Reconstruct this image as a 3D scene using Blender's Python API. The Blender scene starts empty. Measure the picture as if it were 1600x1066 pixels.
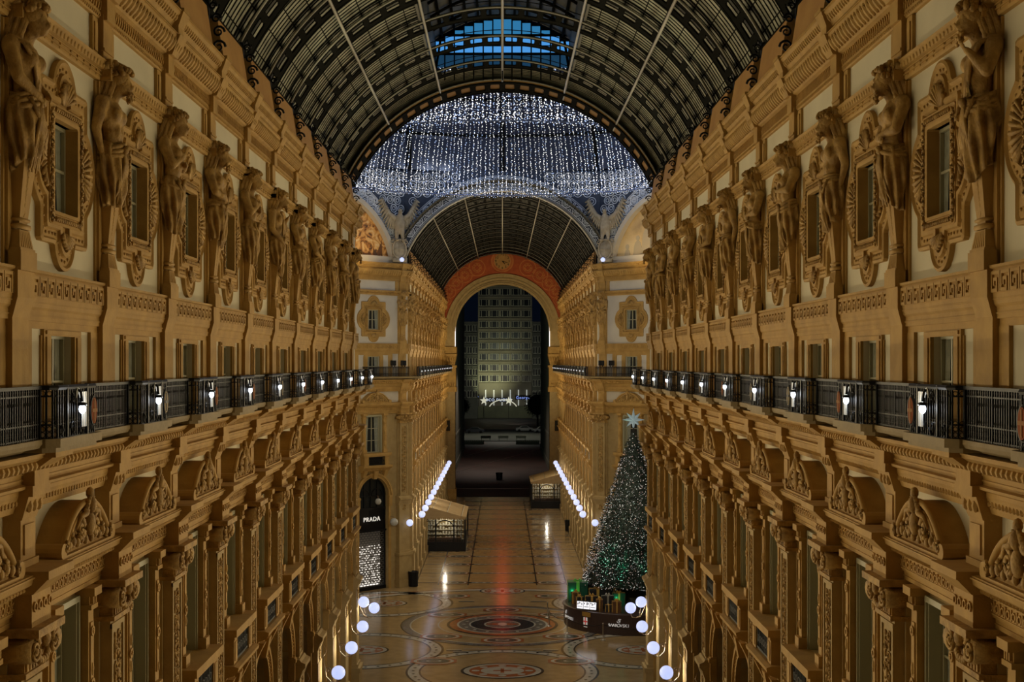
import bpy, bmesh, math, random
from math import sin, cos, pi, sqrt, atan2, radians as R
from mathutils import Vector, Matrix
random.seed(7)
scn = bpy.context.scene
C = scn.collection
F = 2050.0                      # focal length in pixels
D1, D2, D3 = 64.48, 100.0, 163.2   # end of the near arm, start and end of the far arm
B = 4.3; HW = 7.25
NP = [19.33 + B*n for n in range(-1, 11)]      # near pilasters
FP = [100.85 + B*k for k in range(0, 15)]      # far pilasters
VR, VC = 8.3, 22.2              # vault radius and centre height

# ------------------------------------------------------------------ materials
def newmat(name):
    m = bpy.data.materials.new(name); m.use_nodes = True
    return m, m.node_tree.nodes, m.node_tree.links, m.node_tree.nodes['Principled BSDF']
def stone(name, c, c2, rough=.75, scale=2.2, bump=.25, bscale=14):
    m, N, L, P = newmat(name)
    geo = N.new('ShaderNodeNewGeometry')
    nz = N.new('ShaderNodeTexNoise'); nz.inputs['Scale'].default_value = scale; nz.inputs['Detail'].default_value = 4
    L.new(geo.outputs['Position'], nz.inputs['Vector'])
    cr = N.new('ShaderNodeValToRGB'); cr.color_ramp.elements[0].position = .32; cr.color_ramp.elements[1].position = .68
    cr.color_ramp.elements[0].color = (*c2, 1); cr.color_ramp.elements[1].color = (*c, 1)
    L.new(nz.outputs['Fac'], cr.inputs['Fac']); L.new(cr.outputs['Color'], P.inputs['Base Color'])
    P.inputs['Roughness'].default_value = rough
    if bump:
        n2 = N.new('ShaderNodeTexNoise'); n2.inputs['Scale'].default_value = bscale; n2.inputs['Detail'].default_value = 3
        L.new(geo.outputs['Position'], n2.inputs['Vector'])
        bp = N.new('ShaderNodeBump'); bp.inputs['Strength'].default_value = bump; bp.inputs['Distance'].default_value = .03
        L.new(n2.outputs['Fac'], bp.inputs['Height']); L.new(bp.outputs['Normal'], P.inputs['Normal'])
    return m
def plain(name, c, rough=.6, metal=0, em=None, es=0, alpha=None, spec=.5):
    m, N, L, P = newmat(name); P.inputs['Specular IOR Level'].default_value = spec
    P.inputs['Base Color'].default_value = (*c, 1); P.inputs['Roughness'].default_value = rough
    P.inputs['Metallic'].default_value = metal
    if em: P.inputs['Emission Color'].default_value = (*em, 1); P.inputs['Emission Strength'].default_value = es
    if alpha is not None: P.inputs['Alpha'].default_value = alpha
    return m
M = {}
M['stone'] = stone('golden stone', (.48,.292,.078), (.37,.215,.054))
M['carve'] = stone('carved golden stone', (.50,.308,.086), (.26,.145,.036), .7, 5, .6, 22)
M['pale'] = stone('pale stone', (.42,.30,.125), (.34,.235,.092), .75, 2.5)
M['slab'] = stone('balcony stone', (.27,.195,.085), (.21,.15,.06), .7, 3)
M['cream'] = stone('cream plaster', (.66,.60,.44), (.58,.525,.38), .85, .8, .08, 30)
M['white'] = stone('pale plaster', (.62,.57,.46), (.55,.5,.4), .85, .8, .08, 30)
M['attic'] = stone('orange plaster', (.46,.25,.07), (.38,.19,.05), .8, 1.2)
M['terra'] = stone('terracotta paint', (.42,.085,.018), (.33,.06,.014), .8, 2)
M['terral'] = stone('light terracotta paint', (.56,.19,.045), (.46,.14,.035), .8, 2)
M['iron'] = plain('black wrought iron', (.007,.007,.008), .5, 0, spec=.22)
M['girder'] = plain('dark painted girder', (.010,.010,.008), 1, spec=.03)
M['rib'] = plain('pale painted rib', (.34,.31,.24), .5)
M['rib2'] = plain('far dull rib', (.15,.135,.105), .6)  # darker copy of the rib, dimness of the far vault in its colour
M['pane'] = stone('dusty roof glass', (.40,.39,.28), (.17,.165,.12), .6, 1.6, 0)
M['pane2'] = stone('far dusty roof glass', (.16,.15,.12), (.10,.095,.08), .6, 1.3, 0)  # darker copy of the roof glass, shade painted into the colour
M['glass'] = plain('window glass', (.02,.024,.025), .05)
M['curtain'] = stone('pale curtain', (.30,.31,.24), (.22,.23,.18), .9, 6, 0)
M['winframe'] = plain('grey green window frame', (.36,.34,.22), .5)
M['dark'] = plain('dark interior', (.02,.015,.008), .9)
M['reveal'] = stone('brown reveal', (.24,.13,.04), (.19,.10,.03), .8, 3)
M['globe'] = plain('milky glass globe', (.8,.8,.8), .3, 0, (.50,.60,1.0), 1.0)
M['globecore'] = None
M['bulb'] = plain('white bulb', (.8,.8,.8), .3, 0, (.8,.88,1.0), 6)
M['enamel'] = plain('white enamel', (.75,.76,.74), .25)  # white stands for lamp glare on the railing posts
M['red'] = plain('orange red enamel', (.22,.05,.008), .7, spec=.1)
M['redcross'] = plain('pale orange cross', (.30,.14,.05), .7, spec=.1)
M['whitep'] = plain('white paint', (.7,.68,.62), .5)
M['copper'] = plain('copper pipe', (.45,.17,.06), .45, .3)
M['blue'] = None
for k in ('bulb',):
    M[k].cycles.emission_sampling = 'NONE'

# ------------------------------------------------------------------ mesh builder (u along wall, v out of wall, z up)
class MB:
    def __init__(s): s.v = []; s.f = []; s.m = []; s.cur = 0; s.sm = []; s.smooth = False
    def add(s, vs, fs):
        b = len(s.v); s.v += vs
        for f in fs: s.f.append([b+i for i in f]); s.m.append(s.cur); s.sm.append(s.smooth)
    def box(s, u0, u1, v0, v1, z0, z1, j=True):
        if j:
            s.k = getattr(s,'k',0)+1; e = .0009*(s.k%7); v1 += e; z1 += e*.6; u1 += e*.5
        s.add([(u,v,z) for z in (z0,z1) for v in (v0,v1) for u in (u0,u1)],
              [(0,1,3,2),(4,6,7,5),(0,4,5,1),(2,3,7,6),(0,2,6,4),(1,5,7,3)])
    def taper(s, u0, u1, v0, v1, z0, U0, U1, V0, V1, z1):
        s.add([(u0,v0,z0),(u1,v0,z0),(u1,v1,z0),(u0,v1,z0),(U0,V0,z1),(U1,V0,z1),(U1,V1,z1),(U0,V1,z1)],
              [(0,1,2,3),(4,7,6,5),(0,4,5,1),(1,5,6,2),(2,6,7,3),(3,7,4,0)])
    def prof(s, p, u0, u1):        # p: list of (v,z)
        n = len(p); vs = [(u0,v,z) for v,z in p] + [(u1,v,z) for v,z in p]
        s.add(vs, [(i,(i+1)%n,n+(i+1)%n,n+i) for i in range(n)] + [tuple(range(n)), tuple(range(2*n-1,n-1,-1))])
    def plate(s, p, v0, v1):       # p: list of (u,z)
        n = len(p); vs = [(u,v0,z) for u,z in p] + [(u,v1,z) for u,z in p]
        s.add(vs, [(i,(i+1)%n,n+(i+1)%n,n+i) for i in range(n)] + [tuple(range(n)), tuple(range(2*n-1,n-1,-1))])
    def ball(s, c, r, a=8, b=5, rot=None):
        if not hasattr(r, '__len__'): r = (r,r,r)
        vs = []; 
        for j in range(1,b):
            t = pi*j/b
            for i in range(a):
                q = 2*pi*i/a; vs.append((r[0]*sin(t)*cos(q), r[1]*sin(t)*sin(q), r[2]*cos(t)))
        vs += [(0,0,r[2]),(0,0,-r[2])]
        if rot is not None: vs = [tuple(rot @ Vector(x)) for x in vs]
        vs = [(x+c[0],y+c[1],z+c[2]) for x,y,z in vs]
        fs = [(j*a+i, j*a+(i+1)%a, (j+1)*a+(i+1)%a, (j+1)*a+i) for j in range(b-2) for i in range(a)]
        T = (b-1)*a
        fs += [(T,(i+1)%a,i) for i in range(a)] + [(T+1,(b-2)*a+i,(b-2)*a+(i+1)%a) for i in range(a)]
        s.add(vs, fs)
    def tube(s, pts, r, n=6, closed=False):
        P = [Vector(p) for p in pts]; m = len(P)
        rr = r if hasattr(r,'__len__') else [r]*m
        vs = []; ref = None
        for i in range(m):
            if closed: t = P[(i+1)%m]-P[i-1]
            else: t = P[min(i+1,m-1)]-P[max(i-1,0)]
            if t.length < 1e-9: t = Vector((0,0,1))
            t.normalize()
            if ref is None:
                ref = Vector((0,0,1)) if abs(t.z) < .9 else Vector((1,0,0))
            a = t.cross(ref)
            if a.length < 1e-4: a = t.cross(Vector((0,1,0)))
            a.normalize(); b = t.cross(a); ref = -b if False else ref
            for k in range(n):
                q = 2*pi*k/n; vs.append(tuple(P[i] + a*cos(q)*rr[i] + b*sin(q)*rr[i]))
        fs = []
        for i in range(m if closed else m-1):
            j = (i+1)%m
            for k in range(n): fs.append((i*n+k, i*n+(k+1)%n, j*n+(k+1)%n, j*n+k))
        if not closed: fs += [tuple(range(n-1,-1,-1)), tuple(range((m-1)*n, m*n))]
        s.add(vs, fs)
    def lathe(s, p, c=(0,0), a=16):  # p: list of (r,z)
        vs = [(c[0]+r*cos(2*pi*i/a), c[1]+r*sin(2*pi*i/a), z) for r,z in p for i in range(a)]
        fs = [(j*a+i, j*a+(i+1)%a, (j+1)*a+(i+1)%a, (j+1)*a+i) for j in range(len(p)-1) for i in range(a)]
        fs += [tuple(range(a-1,-1,-1)), tuple(range((len(p)-1)*a, len(p)*a))]
        s.add(vs, fs)
    def ring(s, cu, cz, r0, r1, v0, v1, a0=0, a1=2*pi, n=24):   # annular sector standing in the wall plane
        full = abs(a1-a0-2*pi) < 1e-6
        m = n if full else n+1
        vs = []
        for i in range(m):
            q = a0+(a1-a0)*i/n
            for r,v in ((r0,v0),(r1,v0),(r1,v1),(r0,v1)): vs.append((cu+r*cos(q), v, cz+r*sin(q)))
        fs = []
        for i in range(n):
            j = (i+1)%m
            for k in range(4): fs.append((i*4+k, i*4+(k+1)%4, j*4+(k+1)%4, j*4+k))
        if not full: fs += [(0,1,2,3), tuple((m-1)*4+k for k in (3,2,1,0))]
        s.add(vs, fs)
    def spiral(s, cu, cz, v, r, turns=1.6, th=.03, d=1, a0=pi/2, n=5, steps=20, rin=.15):
        pts = []; rr = []
        for i in range(steps+1):
            t = i/steps; q = a0 + d*2*pi*turns*t; k = r*(1-(1-rin)*t)
            pts.append((cu+k*cos(q), v, cz+k*sin(q))); rr.append(th*(1-.5*t))
        s.tube(pts, rr, n)
    def warp(s, f): s.v = [f(*p) for p in s.v]; return s
    def mesh(s, name, mats):
        me = bpy.data.meshes.new(name)
        me.from_pydata([(u,-v,z) for u,v,z in s.v], [], s.f)
        for x in mats: me.materials.append(M[x] if isinstance(x,str) else x)
        me.polygons.foreach_set('material_index', s.m)
        me.polygons.foreach_set('use_smooth', s.sm)
        bm = bmesh.new(); bm.from_mesh(me)
        bmesh.ops.recalc_face_normals(bm, faces=bm.faces); bm.to_mesh(me); bm.free()
        return me
def link(name, data, parent=None, mat=None):
    o = bpy.data.objects.new(name, data); C.objects.link(o)
    if parent: o.parent = parent
    return o
def tag(o, label=None, cat=None, group=None, kind=None):
    if label: o['label'] = label
    if cat: o['category'] = cat
    if group: o['group'] = group
    if kind: o['kind'] = kind
    return o
# a "kit" is (name, [(partname, mesh, offset, [subparts])]); place() makes one thing from it
class Wall:
    def __init__(s, x, y, rot, name): s.x=x; s.y=y; s.rot=rot; s.name=name
    def at(s, u): 
        return Vector((s.x + cos(s.rot)*u, s.y + sin(s.rot)*u, 0))
def place(kit, wall, u, label, cat, group=None, kind=None, z=0, name=None, flip=False):
    nm, root, parts = kit
    o = link(name or nm, root); o.location = wall.at(u) + Vector((0,0,z)); o.rotation_euler = (0,0,wall.rot)
    tag(o, label, cat, group, kind)
    for pn, pm, subs in parts:
        c = link(pn, pm, o)
        for sn, sm_ in subs: link(sn, sm_, c)
    return o
WL = Wall(-HW, 0, pi/2, 'left')      # local +u = +y
WR = Wall(HW, 0, -pi/2, 'right')     # local +u = -y  -> use u = -y
def wu(w, y): return y if w is WL else -y
DL = Wall(-HW, D2, pi/4, 'left diagonal')     # face runs to u<0
DR = Wall(HW, D2, -pi/4, 'right diagonal')    # face runs to u>0
ORD = ['nearest','second','third','fourth','fifth','sixth','seventh','eighth','ninth','tenth','eleventh','twelfth','thirteenth','fourteenth','fifteenth','sixteenth','seventeenth']
cnt = {'window':0,'trim':0,'door':0}
def nxt(k): cnt[k] += 1; return '%s_%d' % (k, cnt[k])

# ------------------------------------------------------------------ facade modules
def rinceau(mb, u, z0, z1, v, w=.16, seed=1):
    rnd = random.Random(seed); z = z0; k = 0
    while z < z1-.1:
        d = 1 if k%2 else -1
        mb.spiral(u+d*w*.35, z+.12, v, w*.55, 1.2, .022, d, -pi/2, 4, 9, .3)
        mb.ball((u-d*w*.5, v, z+.16), (.045,.03,.06), 5, 4)
        mb.ball((u+d*w*.3, v+.01, z+.12), (.03,.03,.03), 5, 4)
        if k%4 == 2: mb.ball((u, v+.01, z+.02), (.08,.04,.09), 6, 4)
        for q in range(5): 
            a = k*1.1+q*1.256; mb.ball((u+w*.55*cos(a), v, z+.1+.09*sin(a)), (.03,.025,.045), 5, 4)
        z += .19; k += 1

# caryatids --------------------------------------------------------
def remeshed(mb, name, mats, voxel=.026, smooth=2):
    me = mb.mesh(name+'_tmp', mats)
    o = bpy.data.objects.new('tmp', me); C.objects.link(o)
    r = o.modifiers.new('r','REMESH'); r.mode = 'VOXEL'; r.voxel_size = voxel; r.use_smooth_shade = True
    sm_ = o.modifiers.new('s','SMOOTH'); sm_.iterations = smooth; sm_.factor = .5
    dg = bpy.context.evaluated_depsgraph_get()
    out = bpy.data.meshes.new_from_object(o.evaluated_get(dg)); out.name = name
    C.objects.unlink(o); bpy.data.objects.remove(o); bpy.data.meshes.remove(me)
    if not out.materials: out.materials.append(M[mats[0]])
    return out
def capsule(mb, a, b, r0, r1, n=10, steps=6):
    a = Vector(a); b = Vector(b)
    mb.tube([tuple(a+(b-a)*i/steps) for i in range(steps+1)], [r0+(r1-r0)*i/steps for i in range(steps+1)], n)
    mb.ball(a, r0, n, 6); mb.ball(b, r1, n, 6)
def hand(mb, p, d, up):
    p = Vector(p); d = Vector(d).normalized(); up = Vector(up).normalized(); s_ = d.cross(up).normalized()
    rot = Matrix((d, s_, up)).transposed()
    mb.ball(p + d*.06, (.085,.06,.035), 8, 5, rot)
    for i in range(4):
        q = p + d*.12 + s_*(.045-.03*i); L_ = (.07,.085,.08,.06)[i]
        k = q + d*L_ - up*.01
        capsule(mb, q, k, .017, .016, 6, 2); capsule(mb, k, k + d*.03 - up*.05, .016, .013, 6, 2)
    q = p + d*.03 + s_*.06
    capsule(mb, q, q + d*.07 + s_*.03 - up*.02, .02, .015, 6, 2)
def make_caryatid(idx):
    fem, poseL, poseR, turn, beard = [
        (True,  [(-.50,.46,2.78),(-.12,.66,2.55)], [(.50,.40,2.76),(.22,.68,2.62)], .0, False),
        (False, [(-.52,.22,2.80),(-.42,.30,2.42)], [(.52,.22,2.80),(.42,.30,2.42)], .05, True),
        (True,  [(-.46,.52,2.80),(-.05,.66,3.02)], [(.47,.52,2.84),(.08,.70,2.86)], -.05, False),
        (False, [(-.52,.34,2.76),(-.30,.62,2.42)], [(.50,.46,2.86),(.36,.72,3.16)], .04, True),
        (False, [(-.50,.48,2.80),(.02,.64,2.66)], [(.50,.48,2.78),(-.10,.62,2.74)], -.02, True)][idx]
    b = MB(); b.smooth = True
    b.ball((0,.34,2.42), (.31,.23,.3), 14, 9); b.ball((0,.38,2.72), (.27,.2,.3), 14, 9)
    b.ball((0,.36,3.06), (.37,.25,.32), 16, 10)
    for s in (-1,1):
        b.ball((s*.17,.54,3.08), (.17,.10,.13) if not fem else (.14,.14,.14), 10, 7)
        b.ball((s*.40,.30,3.24), (.17,.16,.17), 10, 7)
        b.ball((s*.09,.55,2.78), (.09,.05,.16), 8, 6)
        capsule(b, (s*.12,.32,3.30), (s*.36,.28,3.28), .15, .14, 10, 3)
    capsule(b, (0,.34,3.3), (0,.50,3.55), .135, .115, 10, 4)
    hx = turn
    b.ball((hx,.56,3.66), (.17,.205,.225), 14, 10)
    b.ball((hx,.70,3.58), (.10,.08,.13), 10, 7)            # jaw
    capsule(b, (hx,.745,3.70), (hx,.80,3.61), .022, .036, 7, 2)   # nose
    capsule(b, (hx-.1,.715,3.735), (hx+.1,.715,3.735), .03, .03, 7, 3)  # brow
    capsule(b, (hx-.045,.765,3.545), (hx+.045,.765,3.545), .018, .018, 6, 2)  # lips
    for s in (-1,1): b.ball((hx+s*.165,.54,3.66), (.02,.04,.055), 6, 5)
    for (e, h), s in ((poseL,-1),(poseR,1)):
        capsule(b, (s*.43,.30,3.22), e, .14, .105, 10, 5)
        capsule(b, e, h, .105, .062, 10, 5)
        dd = Vector(h)-Vector(e); hand(b, h, dd, (0,1,.2))
    wf = lambda u,v,z: (u*.94, v*.86-.11, z)
    b.warp(wf)
    body = remeshed(b, 'caryatid_body', ['carve'], .027, 2)
    # hair
    h = MB(); h.smooth = True; rnd = random.Random(idx)
    h.ball((hx,.50,3.76), (.23,.25,.22), 12, 8)
    for i in range(150):
        t = rnd.uniform(0, 2*pi); p = rnd.uniform(0, 1.45)
        x = sin(p)*cos(t); y = sin(p)*sin(t); z = cos(p)
        if y > .55 and z < .45: continue
        h.ball((hx+x*.25, .53+y*.29, 3.74+z*.25), rnd.uniform(.035,.065), 6, 4)
    for s in (-1,1):
        for k in range(6):
            u0 = hx+s*(.10+.022*k)
            h.tube([(u0+s*.03,.52-.05*k,3.80),(u0+s*.09,.44-.05*k+.03*(k%2),3.58),(u0+s*.12,.35-.04*k,3.34),(u0+s*.09,.38,3.08+.05*k)], [.06,.055,.05,.02], 6)
            for q in range(5): h.ball((u0+s*(.06+.02*q),.48-.06*k-.03*q,3.72-.1*q), .055, 6, 4)
    if beard:
        for i in range(26): h.ball((hx+rnd.uniform(-.09,.09), .74+rnd.uniform(-.04,.04), rnd.uniform(3.33,3.53)), rnd.uniform(.025,.045), 6, 4)
    h.warp(wf); hair = h.mesh('caryatid_hair', ['carve'])
    # drapery
    d = MB(); d.smooth = True; A = 72; J = 16; vs = []
    for j in range(J+1):
        t = j/J
        for i in range(A):
            q = 2*pi*i/A
            hem = 1.52 + .16*sin(q+idx*1.3) + (.10 if idx%2 else 0)*cos(2*q)
            z = 2.56 + (hem-2.56)*t + .05*sin(q*2+idx)*(1-t)
            amp = .012 + .045*t
            rr = 1 + (amp*sin(11*q + 5*t + idx*2) + .6*amp*sin(5*q-7*t))/.3
            ru = (.35 + .09*sin(pi*min(1,t*1.2)) - .02*t)*rr; rv = (.27 + .08*sin(pi*t*.9))*rr
            vs.append((ru*cos(q), .36+rv*sin(q), z))
    fs = [(j*A+i, j*A+(i+1)%A, (j+1)*A+(i+1)%A, (j+1)*A+i) for j in range(J) for i in range(A)] + [tuple(range(A-1,-1,-1)), tuple(range(J*A,(J+1)*A))]
    d.add(vs, fs)
    for k in range(3):
        pts = [((.34+.02*k)*cos(2*pi*i/20), .36+(.26+.02*k)*sin(2*pi*i/20), 2.52-.05*k+.09*sin(2*pi*i/20*1+idx+k*.5)) for i in range(20)]
        d.tube(pts, .045, 6, True)
    # swag of cloth falling in diagonal folds
    for k in range(6):
        s = 1 if idx%2 else -1
        d.tube([(s*(.30-.05*k),.60,2.5-.02*k),(s*(.12-.06*k),.69-.01*k,2.28-.05*k),(s*(-.10-.03*k),.66,2.05-.07*k),(s*(-.26),.55,1.95-.08*k)], [.03,.038,.034,.02], 5)
    for k in range(5):
        u0 = -.09+.045*k
        d.tube([(u0*.4,.66,2.48),(u0,.71,2.2),(u0*1.4,.66,1.8),(u0*1.8,.60,1.5-.05*(k%2))], [.03,.04,.035,.025], 5)
    d.ball((0,.69,2.48), (.09,.07,.08), 8, 6)
    if idx in (0,3):   # cloth thrown over the shoulder
        s = -1 if idx == 0 else 1
        for k in range(5):
            d.tube([(s*(.42-.05*k),.22,3.36),(s*(.36-.05*k),.50,3.3),(s*(.20-.04*k),.62,3.05),(s*(.12-.03*k),.62,2.8),(s*(.16-.05*k),.62,2.55)], [.03,.04,.04,.035,.03], 5)
    d.warp(lambda u,v,z: (u*.94, v*(.60+.26*(z-1.5))-.11*(z-1.4) if z < 2.5 else v*.86-.11, z)); drape = d.mesh('caryatid_drapery', ['carve'])
    # herm shaft and pedestal
    g = MB()
    g.box(-.33,.33,.1,.66,0,.29); g.box(-.30,.30,.1,.62,.29,.33)
    g.taper(-.28,.28,.1,.58,.33,-.20,.20,.15,.50,.60)
    for i in range(6):
        u = -.2+.08*i; g.taper(u-.018,u+.018,.5,.60,.35,(u-.014)*.75,(u+.014)*.75,.45,.515,.58)
    g.smooth = True
    g.tube([(-.2,.13,.65),(-.2,.5,.65),(.2,.5,.65),(.2,.13,.65)], .045, 6); g.tube([(-.19,.13,.75),(-.19,.48,.75),(.19,.48,.75),(.19,.13,.75)], .03, 6)
    g.smooth = False
    g.taper(-.16,.16,.15,.44,.68,-.26,.26,.15,.54,1.9)
    for k in range(8):
        g.ball((0,.46+.012*k,.98+.09*k), (.045+.004*k,.03,.05), 6, 4)
    g.tube([(0,.45,.92),(.02,.46,.84),(-.03,.46,.80)], .012, 4)
    g.warp(lambda u,v,z: (u, v*(.42+.14*max(0,z-.6)), z)); ped = g.mesh('caryatid_pedestal', ['stone'])
    return ('caryatid', body, [('hair', hair, []), ('drapery', drape, []), ('pedestal', ped, [])])
CARY = [make_caryatid(i) for i in range(5)]
CDESC = ['stone woman folding hands at her waist', 'bearded stone man with arms held back', 'stone woman crossing arms on her chest',
         'bearded stone man raising one fist', 'bearded stone man with folded arms']

def kit_bracket():     # scroll bracket above each caryatid head
    b = MB(); b.box(-.28,.28,.05,.26,3.74,4.05); b.smooth = True
    for s in (-1,1): 
        b.spiral(s*.22, 3.9, .28, .10, 1.5, .03, s)
        b.tube([(s*.24,.05,3.92),(s*.24,.26,3.94)], .08, 8)
        b.ball((s*.1,.3,4.0), (.06,.08,.09), 6, 5)
    return ('scroll_bracket', b.mesh('scroll_bracket', ['carve']), [])
BRK = kit_bracket()

def kit_upper_pilaster():
    b = MB()
    b.box(-.33,.33,0,.09,18.34,22.0); b.box(-.38,-.33,0,.04,18.34,22.0); b.box(.33,.38,0,.04,18.34,22.0)
    b.box(-.26,.26,0,.14,22.37,23.2); b.box(-.62,-.33,0,.06,22.37,23.1); b.box(.33,.62,0,.06,22.37,23.1)
    b.box(-.55,-.4,.06,.09,22.5,23.0); b.box(.4,.55,.06,.09,22.5,23.0); b.box(-.28,.28,.1,.17,22.55,22.6)
    # second-floor strip
    b.box(-.33,.33,0,.15,15.9,17.66)
    return ('wall_pilaster', b.mesh('wall_pilaster', ['stone']), [])
UP = kit_upper_pilaster()

def trim_upper(u0, u1, rs):    # entablatures of the upper wall; rs = list of ressaut centres
    b = MB(); n = lambda p: max(1, int(round((u1-u0)/p)))
    E = .0
    # fascia over the small windows, meander band
    b.prof([(0,17.63),(.12,17.63),(.12,17.8),(.17,17.84),(.2,17.98),(.2,18.34),(.26,18.36),(.26,18.4),(0,18.4)], u0, u1)
    N_ = n(.36); w = (u1-u0)/N_
    for i in range(N_):
        a = u0+i*w
        for (x0,x1,z0,z1) in ((.0,.92,.28,.325),(.0,.12,.03,.325),(.0,.66,.03,.075),(.55,.67,.03,.23),(.26,.67,.185,.23),(.26,.37,.12,.23),(.80,.92,.03,.325)):
            b.box(a+x0*w, a+x1*w, .2, .24, 17.98+z0, 17.98+z1)
    # egg band under the frieze
    b.prof([(0,22.02),(.1,22.02),(.12,22.06),(.12,22.2),(.2,22.22),(.24,22.34),(.27,22.37),(0,22.37)], u0, u1)
    N_ = n(.17); w = (u1-u0)/N_
    for i in range(N_):
        a = u0+(i+.5)*w
        b.ball((a,.2,22.28), (.06,.05,.065), 6, 4)
        if i%2: b.ball((a,.13,22.15), (.03,.03,.05), 5, 4); b.ball((a-.03,.13,22.09), (.02,.02,.03), 4, 3)
    # bead, chevron, leaf cornice, tongues
    b.prof([(0,23.12),(.08,23.12),(.12,23.2),(.12,23.24),(.1,23.25),(.1,23.5),(.2,23.53),(.32,23.62),(.46,23.82),(.5,23.9),(.5,23.94),
            (.28,23.96),(.28,24.08),(.36,24.1),(.4,24.16),(.52,24.3),(.6,24.36),(.6,24.44),(0,24.46)], u0, u1)
    N_ = n(.1); w = (u1-u0)/N_
    for i in range(N_): b.ball((u0+(i+.5)*w,.11,23.18), .035, 5, 3)
    N_ = n(.13); w = (u1-u0)/N_
    for i in range(N_):
        a = u0+i*w
        b.add([(a,.1,23.27),(a+.045,.1,23.27),(a+.105,.1,23.375),(a+.06,.1,23.375),(a,.135,23.27),(a+.045,.135,23.27),(a+.105,.135,23.375),(a+.06,.135,23.375)],
              [(0,1,2,3),(4,7,6,5),(0,4,5,1),(1,5,6,2),(2,6,7,3),(3,7,4,0)])
        b.add([(a+.06,.1,23.375),(a+.105,.1,23.375),(a+.045,.1,23.48),(a,.1,23.48),(a+.06,.135,23.375),(a+.105,.135,23.375),(a+.045,.135,23.48),(a,.135,23.48)],
              [(0,1,2,3),(4,7,6,5),(0,4,5,1),(1,5,6,2),(2,6,7,3),(3,7,4,0)])
    N_ = n(.22); w = (u1-u0)/N_; rot = Matrix.Rotation(-.75, 3, 'X')
    for i in range(N_):
        a = u0+(i+.5)*w
        b.ball((a,.38,23.68), (.088,.06,.18), 6, 5, rot); b.ball((a,.46,23.82), (.05,.05,.05), 5, 3)
        b.ball((a+w/2,.32,23.66), (.03,.03,.11), 5, 3, rot)
    N_ = n(.16); w = (u1-u0)/N_
    for i in range(N_): b.ball((u0+(i+.5)*w,.48,24.25), (.055,.05,.085), 6, 4, rot); 
    N_ = n(.09); w = (u1-u0)/N_
    for i in range(N_): b.box(u0+i*w, u0+i*w+w*.55, .28,.32,24.02,24.07)
    for (zz,vv) in ((17.7,.14),(17.9,.2),(18.0,.22),(18.3,.22),(22.1,.145),(22.17,.145),(23.99,.31),(24.4,.63),(23.92,.53)): b.box(u0,u1,.02,vv,zz,zz+.02)
    for c in rs:
        b.box(c-.34,c+.34,.15,.30,17.95,18.38); b.taper(c-.33,c+.33,.0,.2,17.66,c-.34,c+.34,.0,.3,17.95)
        b.box(c-.28,c+.28,.1,.36,22.02,22.4)
        b.box(c-.24,c+.24,.05,.26,23.1,23.52); b.taper(c-.24,c+.24,.2,.36,23.5,c-.28,c+.28,.3,.60,23.92)
        b.box(c-.22,c+.22,.2,.52,23.94,24.1); b.taper(c-.22,c+.22,.3,.52,24.1,c-.27,c+.27,.3,.68,24.4); b.box(c-.28,c+.28,.3,.70,24.4,24.47)
        for k in range(3): b.ball((c-.16+.16*k,.42,23.66), (.06,.05,.13), 6, 4, rot)
        for k in range(3): b.ball((c-.17+.17*k,.34,22.28), (.07,.05,.08), 6, 4)
    b.warp(lambda u,v,z: (u, v*.78, z)); return b.mesh('upper_trim', ['stone'])

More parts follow.
